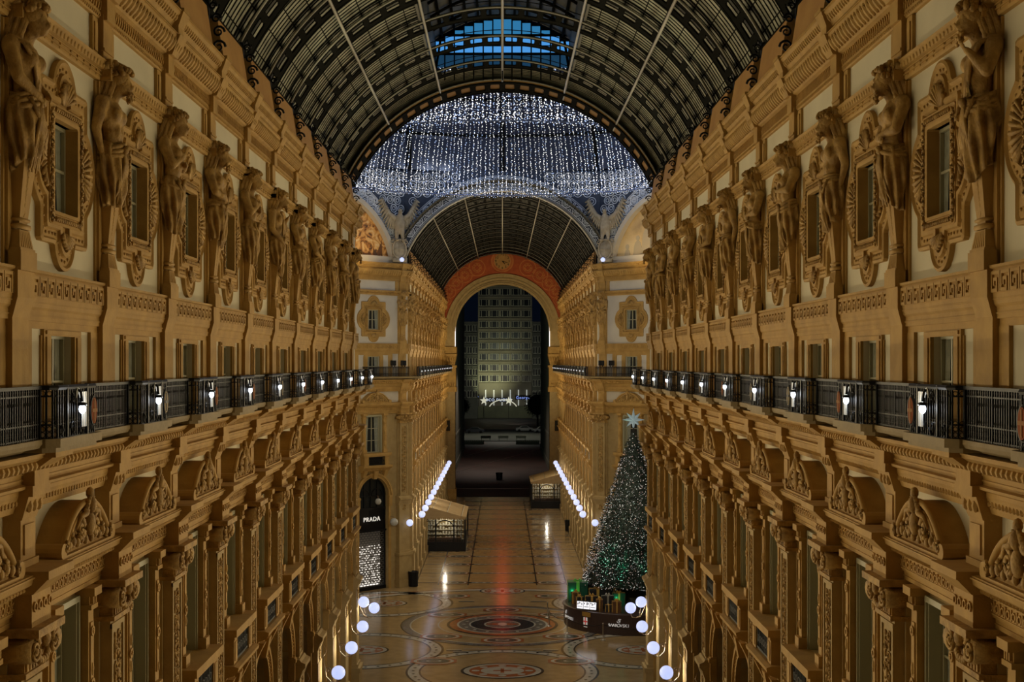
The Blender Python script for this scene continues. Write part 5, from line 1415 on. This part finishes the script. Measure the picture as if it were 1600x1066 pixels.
# the purple lamp near the corner
# ------------------------------------------------------------------ bins
def bin_(x, y, r, h, label):
    b = MB(); b.smooth = False; b.lathe([(r*.85,0),(r,.05),(r*1.05,h*.8),(r*1.1,h*.82),(r*1.1,h),(r*.9,h),(r*.85,h-.1)], (0,0), 18)
    o = link('litter_bin', b.mesh('litter_bin', ['iron'])); o.location = (x,y,0); tag(o, label, 'bin')
    c = MB(); c.lathe([(r*1.13,h*.9),(r*1.13,h*.95)], (0,0), 18); link('rim', c.mesh('bin_rim', ['iron']), o)
bin_(-6.75,99.4,.36,1.15,'black litter bin at the foot of the left octagon corner')
bin_(6.45,97.6,.36,1.2,'black litter bin just left of the christmas tree')
bin_(-.45,190,.45,1.0,'dark litter bin alone on the square beyond the arch')
bin_(6.6,132,.3,1.1,'black litter bin in front of the right kiosk')

# ------------------------------------------------------------------ kiosks
M['canvas'] = stone('beige awning canvas', (.42,.30,.15), (.36,.25,.12), .8, 2)
M['kglass'] = plain('kiosk glass', (.05,.05,.045), .05, 0, alpha=.25)
M['shelflit'] = plain('lit kiosk shelf goods', (.62,.58,.45), .7)
def kiosk(x0, x1, y0, y1, s, label):
    # wall side is x at s*7.1; high edge at the wall
    xa, xb = (x0,x1) if s < 0 else (x1,x0)      # xa wall side, xb corridor side
    root = link('cafe_kiosk', None); root.location = ((x0+x1)/2, y0, 0); tag(root, label, 'kiosk', 'cafe kiosks in the far arm')
    ox, oy = (x0+x1)/2, y0
    def part(name, mb, mat, par=root): return link(name, mb.mesh('kiosk_'+name, [mat]), par)
    W_ = (x1-x0)/2; D_ = y1-y0
    b = MB(); b.box(-W_,W_,-D_,0,0,.75); part('base_panel', b, 'iron')
    b = MB(); hi = s*W_; lo_ = -s*W_
    vs = [(hi,0.15,3.05),(lo_*1.05,0.15,3.05),(lo_*1.05,-D_,3.05),(hi,-D_,3.05),(hi*.8,.15,4.0),(hi*.8,-D_,4.0)]
    b.add(vs, [(0,1,2,3),(0,4,1),(1,4,5,2),(2,5,3),(0,3,5,4)]); rf = part('canvas_roof', b, 'canvas')
    b = MB()
    for t in (.12,.5,.88):
        z = 3.05+.95*t; x = lo_*1.05+(hi*.8-lo_*1.05)*t; b.tube([(x,.16,z+.02),(x,-D_,z+.02)], .035, 4)
    link('roof_seam', b.mesh('roof_seam', ['rib']), rf)
    b = MB(); n = 22
    for i in range(n):
        u = -W_*1.03+2.06*W_*i/n; b.ball((u+W_/n,.18,3.0), (W_/n,.02,.16), 6, 4)
    b.box(-W_*1.05,W_*1.05,.14,.2,3.02,3.14); part('valance', b, 'canvas')
    for i,u in enumerate((-W_,-W_*.45,W_*.45,W_)):
        for vv in ((0,-D_) if i in (0,3) else (0,)):
            b = MB(); b.box(u-.06,u+.06,vv-.06,vv+.06,0,3.05); part('post', b, 'iron')
    b = MB(); b.ring(0,1.95,W_*.44,W_*.44+.07,-.02,.05,0,pi,18); b.box(-W_,W_,-.02,.05,.75,.85)
    for z in (1.7,): b.box(-W_,-W_*.45,-.02,.03,z,z+.05); b.box(W_*.45,W_,-.02,.03,z,z+.05)
    for k in range(1,3): 
        for s2 in (-1,1): b.box(s2*(W_*.45+W_*.18*k)-.02,s2*(W_*.45+W_*.18*k)+.02,-.02,.03,.8,3.0)
    for k in range(24):
        u = -W_+2*W_*(k+.5)/24; b.ball((u,.05,.98), (.05,.02,.12), 5, 4)
    part('window_bars', b, 'iron')
    b = MB(); b.box(-W_,W_,-.05,-.04,.8,3.05); part('pane', b, 'kglass')
    b = MB(); rn2 = random.Random(int(y0))
    for k in range(5): b.box(-W_*.9,W_*.9,-1.9,-1.5,.9+.42*k,.93+.42*k)
    for k in range(5):
        for j in range(12):
            h_ = rn2.uniform(.12,.32); u = -W_*.88+W_*1.76*j/12; b.box(u,u+.16,-1.85,-1.55,.93+.42*k,.93+.42*k+h_)
    part('shelves', b, 'shelflit')
    b = MB(); b.box(-W_*.9,W_*.9,-2.1,-2.0,.8,3.0); part('back_wall', b, 'pale')
    b = MB(); b.box(-W_*.8,W_*.8,-1.0,-.6,.75,1.15); part('counter', b, 'gbrown')
    L_ = bpy.data.lights.new('kiosk_light','POINT'); L_.energy = 70; L_.color = (1,.93,.75); L_.shadow_soft_size = .12
    lo = link('kiosk_light', L_); lo.location = (ox, y0+.6, 2.75)
kiosk(-7.0,-3.35,117.8,126.8,-1,'cafe kiosk with beige canvas roof and lit glass front, left side, nearer the octagon')
kiosk(3.35,7.0,152.2,160.5,1,'cafe kiosk with beige canvas roof, right side, close to the end arch')

# ------------------------------------------------------------------ square and buildings beyond the arch
M['paving'] = stone('dark damp paving', (.060,.040,.034), (.030,.020,.018), .6, .25, .1, 3)
M['gstone'] = stone('grey building stone', (.10,.105,.085), (.07,.075,.06), .8, .3, 0)
M['tstone'] = stone('tower stone', (.19,.175,.13), (.14,.13,.10), .8, .2, 0)
M['tframe'] = plain('pale window frame', (.42,.42,.34), .6)
M['steel'] = plain('dull rail steel', (.16,.15,.14), .4, .5)
b = MB(); b.box(-60,60,-460,-D3-2,-.3,-.01); o = link('ground', b.mesh('ground', ['paving'])); tag(o, 'dark damp paving of the square beyond the arch', 'ground', None, 'structure')
b = MB(); b.box(-13,13,-330,-281,-.01,.12); o = link('kerb_pavement', b.mesh('kerb_pavement', ['gstone'])); tag(o, 'low grey kerbed island on the square', 'pavement', None, 'structure')
for i,(p0,p1) in enumerate((((-10,193),(7,255)),((-9,230),(8,290)),((-8,176),(8,176.2)),)):
    b = MB(); x0,y0_ = p0; x1,y1_ = p1; d = Vector((x1-x0,y1_-y0_,0)); nrm = Vector((-d.y,d.x,0)).normalized()*.09
    b.add([(x0-nrm.x,-(y0_-nrm.y),.0),(x0+nrm.x,-(y0_+nrm.y),.0),(x1+nrm.x,-(y1_+nrm.y),.0),(x1-nrm.x,-(y1_-nrm.y),.0),(x0-nrm.x,-(y0_-nrm.y),.03),(x0+nrm.x,-(y0_+nrm.y),.03),(x1+nrm.x,-(y1_+nrm.y),.03),(x1-nrm.x,-(y1_-nrm.y),.03)],[(0,1,2,3),(4,7,6,5),(0,4,5,1),(1,5,6,2),(2,6,7,3),(3,7,4,0)])
    o = link('tram_rail', b.mesh('tram_rail', ['steel'])); tag(o, 'thin tram rail across the dark square, %s crossing' % ['nearest slanting','farther slanting','straight'][i], 'rail', 'tram rails')
def building(x0, x1, y, z1, cols, pitch, z0, mat, label, wmat='tframe', deep=14, trip=True, name='office_building'):
    root = link(name, None); root.location = ((x0+x1)/2, y, 0); tag(root, label, 'building'); W_ = (x1-x0)/2
    b = MB(); b.box(-W_,W_,-deep,0,0,z1); link('facade', b.mesh('facade', [mat]), root)
    cw = 2*W_/cols; n = int((z1-z0)/pitch)
    fm, gm = MB(), MB()
    def winmesh():
        f = MB(); hw = cw*.42; h = pitch*.55
        f.box(-hw,hw,0,.12,-.1,0); f.box(-hw,hw,0,.12,h,h+.08)
        for u in ((-hw,-hw*.55,hw*.55,hw) if trip else (-hw,0,hw)): f.box(u-.06,u+.06,0,.12,0,h)
        g = MB(); g.box(-hw,hw,.02,.05,0,h); return f.mesh('frame',[wmat]), g.mesh('pane',['dpane'])
    F_, G_ = winmesh()
    for j in range(n):
        for i in range(cols):
            o = link('window_frame', F_, root); o.location = (-W_+cw*(i+.5), -.0, z0+pitch*j+.5); g = link('pane', G_, o)
        bb_ = None
    b = MB()
    for j in range(n+1): b.box(-W_,W_,0,.25,z0+pitch*j-.25,z0+pitch*j+.05)
    for i in range(cols+1): b.box(-W_+cw*i-.12,-W_+cw*i+.12,0,.22,z0,z1)
    link('cornice_grid', b.mesh('cornice_grid', [mat]), root)
    return root
M['dpane'] = plain('dark pane', (.006,.008,.012), .15)
TD = 400.0
building(-7.3,8.9,TD,44,5,3.3,10.6,'tstone','stone office tower with a grid of windows in the middle of the arch')
building(-14,-7.4,TD-6,29.2,4,3.3,6,'gstone','glass-fronted block left of the stone tower',trip=False)
building(9.0,15.5,TD-6,29.2,4,3.3,6,'gstone','glass-fronted block right of the stone tower',trip=False)
for s in (-1,1):
    sn = 'left' if s<0 else 'right'
    xs = sorted((s*7.4,s*20)); b = MB(); b.box(xs[0],xs[1],-255,-196,0,40); b.box(xs[0]-.1,xs[1]+.1,-255.2,-195.8,5.2,5.6); b.box(xs[0]-.1,xs[1]+.1,-255.2,-195.8,0,1.1)
    o = link('side_building', b.mesh('side_building', ['gstone'])); tag(o, 'dark grey building edge framing the square on the %s' % sn, 'building')
    xs = sorted((s*6.3,s*6.7))
# lower storefront of the tower
b = MB(); b.box(-13,13,-TD+.5,-TD+1.5,0,3.6); 
M['awn'] = stone('pale green facade base', (.14,.15,.09), (.10,.11,.07), .8, .3, 0)
o = link('ground_floor_shops', b.mesh('ground_floor_shops', ['awn'])); tag(o, 'pale green shop floor at the foot of the stone tower', 'building')
for i in range(7):
    b = MB(); x = -7.6+2.5*i; b.box(x-.16,x+.16,-TD+.2,-TD+.6,3.8,8.6); M['pillit'] = M.get('pillit') or plain('lit white pillar', (.6,.6,.56), .5, 0, (.7,.75,.7), .38)
    o = link('lit_pillar', b.mesh('lit_pillar', ['pillit'])); tag(o, 'slim lit white pillar over the far shop signs, %s from the left' % ORD[i].replace('nearest','first'), 'pillar', 'lit pillars over the shop signs')
def sign(txt, x, y, z, size, mat, label, w_, h_):
    b = MB(); b.box(-w_/2,w_/2,-.2,0,-h_/2,h_/2); o = link('shop_sign', b.mesh('sign_board', ['dark'])); o.location = (x,y,z); tag(o, label, 'sign')
    t = link('lettering', textmesh(txt, size, mat, .03), o); t.location = (0,-.08,0); t.rotation_euler = (pi/2,0,0)
M['bluelit'] = plain('blue lit lettering', (.2,.3,.6), .5, 0, (.25,.38,1.0), .9); M['whitelit'] = plain('white lit lettering', (.6,.6,.6), .5, 0, (.6,.72,1.0), 1.0)
sign('4OCO DUOMO', -1.5,TD-1.8,5.5,1.15,'whitelit','lit white shop sign at the foot of the tower, between the two stars',7.6,1.2)
sign('Boston', -9.2,TD-1.8,6.6,1.2,'bluelit','blue lit shop sign left of the star decorations',4.4,1.3)
sign('George', 6.2,TD-1.8,6.2,1.2,'bluelit','blue lit shop sign right of the star decorations',4.6,1.3)
M['starlit'] = plain('warm lit star', (.5,.5,.4), .5, 0, (.8,.78,.6), .6)
for i,x in enumerate((-5.6,1.9)):
    b = MB(); P = []
    for k in range(10): r = 1.3 if k%2 == 0 else .55; q = pi/2+2*pi*k/10; P.append((r*cos(q), r*sin(q)))
    b.plate(P,0,.2); o = link('star_decoration', b.mesh('star_decoration', ['starlit'])); o.location = (x,TD-2.2,5.3); tag(o, 'lit five-pointed star %s of the white shop sign' % ('left','right')[i], 'star')
    q_ = MB(); q_.box(-.06,.06,-.12,-.02,-5.3,-.3); link('pole', q_.mesh('star_pole', ['iron']), o)
b = MB(); b.smooth = True; b.tube([(4.4*cos(q),0,.6+3.2*sin(q)) for q in [pi*(.12+.76*i/16) for i in range(17)]], .16, 5)
o = link('lit_arch_canopy', b.mesh('lit_arch_canopy', ['starlit'])); o.location = (.2,TD-3,1.8); tag(o, 'thin lit arch canopy below the white shop sign', 'canopy')
M['redlit'] = plain('red lit sign', (.4,.05,.04), .5, 0, (1,.06,.03), 3.5); M['redlit'].cycles.emission_sampling = 'NONE'
b = MB(); b.box(-.9,.9,-.5,.5,6,15); o = link('roof_sign', b.mesh('roof_sign', ['redlit'])); o.location = (0,TD+4,44); tag(o, 'red glowing roof sign on the tower, seen only mirrored in the floor', 'sign')
b = MB(); b.box(-.8,-.6,-.2,.2,0,6); b.box(.6,.8,-.2,.2,0,6); link('sign_frame', b.mesh('roof_sign_frame', ['iron']), o)
# trees on the square
for (x,y,r,h,lb) in ((-11.5,360,2.6,7.6,'dark round street tree left of the lit shops'),(9.4,350,3.4,9.0,'dark round street tree right of the lit shops'),(12.0,330,2.4,6.0,'smaller dark street tree behind the parked cars')):
    root = link('street_tree', None); root.location = (x,y,0); tag(root, lb, 'tree')
    b = MB(); b.lathe([(.25,0),(.18,h-r)], (0,0), 8); link('trunk', b.mesh('street_trunk', ['dark']), root)
    b = MB(); rn3 = random.Random(int(x*10))
    for k in range(1500):
        v_ = Vector((rn3.gauss(0,1),rn3.gauss(0,1),rn3.gauss(0,1))).normalized()*r*rn3.uniform(.7,1.05); p = v_+Vector((0,0,h-r)); a = Vector((rn3.uniform(-1,1),rn3.uniform(-1,1),rn3.uniform(-1,1)))*.3; c2 = Vector((rn3.uniform(-1,1),rn3.uniform(-1,1),rn3.uniform(-1,1)))*.3
        b.add([tuple(p),tuple(p+a),tuple(p+c2)], [(0,1,2)])
    b.ball((0,0,h-r), r*.8, 14, 9)
    link('crown', b.mesh('street_crown', ['needle2']) if 'needle2' in M else b.mesh('street_crown', ['needle']), root)
def car(x, y, col, label, rot=0):
    b = MB(); b.smooth = False
    prof = [(-2.1,.35),(-2.15,.75),(-1.95,.95),(-1.3,1.0),(-.75,1.42),(.6,1.45),(1.25,1.02),(2.0,.92),(2.15,.7),(2.1,.35)]
    b.plate(prof,-.85,.85); M[col] = M.get(col) or plain(col,(.35,.36,.38) if 'silver' in col else (.03,.035,.05),.3,.3)
    o = link('parked_car', b.mesh('car_body', [col])); o.location = (x,y,.12); o.rotation_euler = (0,0,rot); tag(o, label, 'car')
    g = MB(); g.plate([(-1.2,1.0),(-.7,1.36),(.5,1.38),(1.1,1.02)],-.87,.87); link('windows', g.mesh('car_windows',['glass']), o)
    for sx in (-1.35,1.35):
        for sy in (-.8,.8):
            w_ = MB(); w_.tube([(sx,sy-.1,.33),(sx,sy+.1,.33)], .33, 14); link('wheel', w_.mesh('car_wheel',['iron']), o)
car(5.4,318,'silver car paint','silver parked car on the far side of the square')
car(9.6,314,'silver car paint 2','silver parked car right of the other parked car',.1)
car(-6.5,312,'dark car paint','dark parked van-like car at the left of the square')
for i,(x,y) in enumerate(((-6.2,272),(5.2,272))):
    b = MB(); b.box(-2.4,2.4,-.5,.5,0,.8); o = link('street_barrier', b.mesh('street_barrier', ['gstone'])); o.location = (x,y,0); tag(o, 'low striped street barrier on the %s of the square' % ('left','right')[i], 'barrier')
    s = MB()
    for k in range(12): s.add([(-2.3+.39*k,.51,.58),(-2.1+.39*k,.51,.58),(-2.0+.39*k,.51,.78),(-2.2+.39*k,.51,.78)], [(0,1,2,3)])
    link('striped_board', s.mesh('striped_board', ['tframe']), o)
for i,(x,y,z,lb) in enumerate(((-10.6,330,3.4,'left of the square near the dark tree'),(-9.6,300,11.4,'high on the left above the square'),(9.9,300,11.6,'high on the right above the square'))):
    b = MB(); b.lathe([(.08,0),(.05,z)], (0,0), 8); o = link('street_lamp', b.mesh('lamp_post', ['iron'])); o.location = (x,y,0); tag(o, 'small white street lamp %s' % lb, 'lamp')
    g = MB(); g.smooth = True; g.ball((0,0,z+.2), .32, 12, 8); link('globe', g.mesh('street_globe', ['bulb2' if 'bulb2' in M else 'globe']), o)
for i,x in enumerate((-3.6,0.2,4.0)):
    b = MB(); b.box(-1.1,1.1,-.3,.3,.4,.5); b.box(-1.1,1.1,-.3,-.25,.5,.95)
    for s in (-1,1): b.box(s*.9-.05,s*.9+.05,-.28,.28,0,.4)
    o = link('street_bench', b.mesh('street_bench', ['tframe' if i else 'gstone'])); o.location = (x,283.5,.12); tag(o, 'pale bench at the kerb of the square, %s' % ['left','middle','right'][i], 'bench', 'kerb benches')
# stray bright window lights on the tower
# ------------------------------------------------------------------ floodlights on the far balconies
def flood(x, y, z, rot, label):
    b = MB(); b.box(-.3,.3,-.12,.12,.12,.5); o = link('floodlight', b.mesh('floodlight_case', ['iron'])); o.location = (x,y,z); o.rotation_euler = (0,0,rot); tag(o, label, 'floodlight')
    g = MB(); g.box(-.26,.26,.12,.13,.16,.46); link('lens', g.mesh('floodlight_lens', ['screenwhite']), o); s = MB(); s.box(-.34,-.3,-.03,.03,0,.35); s.box(.3,.34,-.03,.03,0,.35); s.box(-.34,.34,-.03,.03,0,.03); link('bracket', s.mesh('floodlight_bracket', ['iron']), o)
for i,(w,t) in enumerate(((DL,-1.0),(DL,-2.0),(DR,1.0),(DR,2.0))):
    p = w.at(t); nrm = Vector((sin(w.rot),-cos(w.rot),0)); p = p+nrm*.72
    side = 'left' if w is DL else 'right'
    flood(p.x,p.y,16.62,w.rot+(1.2 if w is DL else -1.2), 'floodlight clamped to the %s octagon railing, %s the corner' % (side, 'next to' if abs(t) < 1.5 else 'one away from'))
for s in (-1,1):
    b = MB(); b.smooth = True; b.ball((0,0,.2), .17, 14, 9); o = link('cornice_lamp', b.mesh('cornice_bulb', ['globe'])); o.location = (s*7.55,98.6,24.5); tag(o, 'small white round lamp on the cornice under the %s eagle' % ('left' if s<0 else 'right'), 'lamp')
    c = MB(); c.lathe([(.1,-.02),(.05,.08)], (0,0), 10); link('lamp_base', c.mesh('cornice_lamp_base', ['iron']), o)

# ------------------------------------------------------------------ lights
def spot(x, y, z, tgt, W, col, size=R(110), blend=.6, rad=.05, name='arcade_spot'):
    L_ = bpy.data.lights.new(name, 'SPOT'); L_.energy = W; L_.color = col; L_.spot_size = size; L_.spot_blend = blend; L_.shadow_soft_size = rad
    o = link(name, L_); o.location = (x,y,z); o.rotation_euler = (Vector(tgt)-Vector((x,y,z))).to_track_quat('-Z','Y').to_euler(); return o
WARM = (1.0,.82,.50); LW = 1.0
for (y0, step, n) in ((12.0,4.3,13),(106,8.6,7)):
    for k in range(n):
        y = y0+step*k; m = (.72+.6*min(1,max(0,(y-15)/45))) if step < 5 else 3.2
        for s in (-1,1):
            spot(s*6.2, y, 16.75, (-s*7.0, y-8, 20.6), 400*m, WARM, R(118))        # upper walls
            if step > 5 or y > 5:
                spot(s*5.6, y, 7.2, (-s*7.0, y-8, 12.2), 430*m, WARM, R(118))
for (x,y,z,tg,W) in ((-6,80,9,(-10,98,12),1500),(6,80,9,(10,98,12),1500),(-5,84,17.5,(-9.5,97,21),1500),(5,84,17.5,(9.5,97,21),1500),(0,88,9,(0,100,3),500)):
    spot(x,y,z,tg,W,(1,.86,.62),R(100),.8,.15)
for y in (70, 82, 94): spot(0, y, 29, (0, y+2, 0), 2600, (1,.82,.5), R(75), .9, .2, 'octagon_spot')  # added fill warming the octagon floor, no fixture there
for y in (108, 122, 136, 150): spot(0, y, 26, (0, y+2, 0), 1500, (1,.82,.5), R(60), .9, .2, 'arm_spot')  # added downward fill along the far arm floor
spot(2,76,10,(6.8,85,1.8),900,(1,.85,.65),R(50),.8,.1,'gift_spot')  # key light added to lift the gift boxes
for y in (24, 34, 44, 54):
    for s in (-1,1): spot(s*6.6, y, 24.9, (-s*2.5, y+4, 30.5), 310, (.95,.93,.62), R(130), .8, .1, 'vault_spot')  # added fill brightening the roof panes, not a real lamp
for y in NP[1:]:
    for s in (-1,1):
        L_ = bpy.data.lights.new('lamp_glow','POINT'); L_.energy = 2.2; L_.color = (.85,.92,1); L_.shadow_soft_size = .03
        link('lamp_glow', L_).location = (s*(HW-1.16), y+.10, 16.32)
for y in NP[8:]+FP[:13]:      # light given off by the round globes
    for s in (-1,1):
        L_ = bpy.data.lights.new('globe_light','POINT'); L_.energy = 55; L_.color = (1,.9,.7); L_.shadow_soft_size = .04
        link('globe_light', L_).location = (s*(HW-1.0), y+.32, 5.3)
for s in (-1,1): spot(s*9,95,24.8,(s*12.5,97.5,26.5),130,(1,.72,.36),R(150),.8,.1)
for k in range(8):     # cool glow of the curtain of lights
    q = 2*pi*k/8+.2; L_ = bpy.data.lights.new('curtain_glow','POINT'); L_.energy = 190; L_.color = (.55,.68,1.0); L_.shadow_soft_size = .3
    o = link('curtain_glow', L_); o.location = (13.4*cos(q),CY+13.4*sin(q),31.2)
for k in range(4):     # end arch
    pass
spot(-3,140,9,(0,163,24),4200,WARM,R(80),.8); spot(3,140,9,(0,163,24),4200,WARM,R(80),.8)
spot(0,158,2.5,(0,164,20),0.1,WARM,R(100))
spot(-3,388,5,(-3.5,400,16.5),9000,(.95,.95,.55),R(85),1,.2,'tower_spot'); spot(4,350,2,(0,400,22),11000,(.95,.92,.75),R(90),.9,.2,'tower_spot')
spot(0,300,20,(0,297,0),8000,(.85,.8,.65),R(120),.9,.2,'square_spot'); spot(-3,215,18,(-3,214,0),5000,(1,.75,.6),R(120),.9,.2,'square_spot'); spot(0,190,22,(-8,225,16),2200,(.8,.95,.7),R(120),.9,.2,'square_spot'); spot(0,190,22,(8,225,16),2200,(.8,.95,.7),R(120),.9,.2,'square_spot')
for (dx,dy) in ((-1.2,-2.9),(.6,-3.1),(-2.4,-2.3)):
    L_ = bpy.data.lights.new('green_uplight','SPOT'); L_.energy = 900; L_.color = (.05,1,.5); L_.spot_size = R(50); L_.spot_blend = .8; L_.shadow_soft_size = .05
    o = link('green_uplight', L_); p = Vector((TX+dx,TY+dy-.4,2.5)); o.location = p; o.rotation_euler = (Vector((TX+dx*.75,TY+dy*.75,5))-p).to_track_quat('-Z','Y').to_euler()
for (x,y,z,e) in ((4.6,86.2,1.9,4),(7.4,84.5,1.7,3)):
    L_ = bpy.data.lights.new('green_glow','POINT'); L_.energy = e; L_.color = (.05,1,.4); L_.shadow_soft_size = .05; o = link('green_glow', L_); o.location = (x,y,z)

# ------------------------------------------------------------------ world, camera, view
w_ = bpy.data.worlds.new('night'); scn.world = w_; w_.use_nodes = True
bg = w_.node_tree.nodes['Background']; bg.inputs['Color'].default_value = (.012,.022,.05,1); bg.inputs['Strength'].default_value = .10
cam = bpy.data.cameras.new('camera'); cam.sensor_width = 36; cam.lens = F/1600*36; cam.shift_x = 15/1600; cam.shift_y = 33/1600; cam.clip_end = 2000
co = link('camera', cam); co.location = (0,0,17); co.rotation_euler = (pi/2,0,0); scn.camera = co
scn.view_settings.view_transform = 'Standard'; scn.view_settings.look = 'None'; scn.view_settings.gamma = 1; scn.view_settings.exposure = 0.0
scn.view_settings.use_curve_mapping = False
scn.cycles.max_bounces = 5; scn.cycles.diffuse_bounces = 3; scn.cycles.glossy_bounces = 3; scn.cycles.transmission_bounces = 2; scn.cycles.transparent_max_bounces = 6
scn.cycles.sample_clamp_indirect = 4; scn.cycles.use_denoising = True
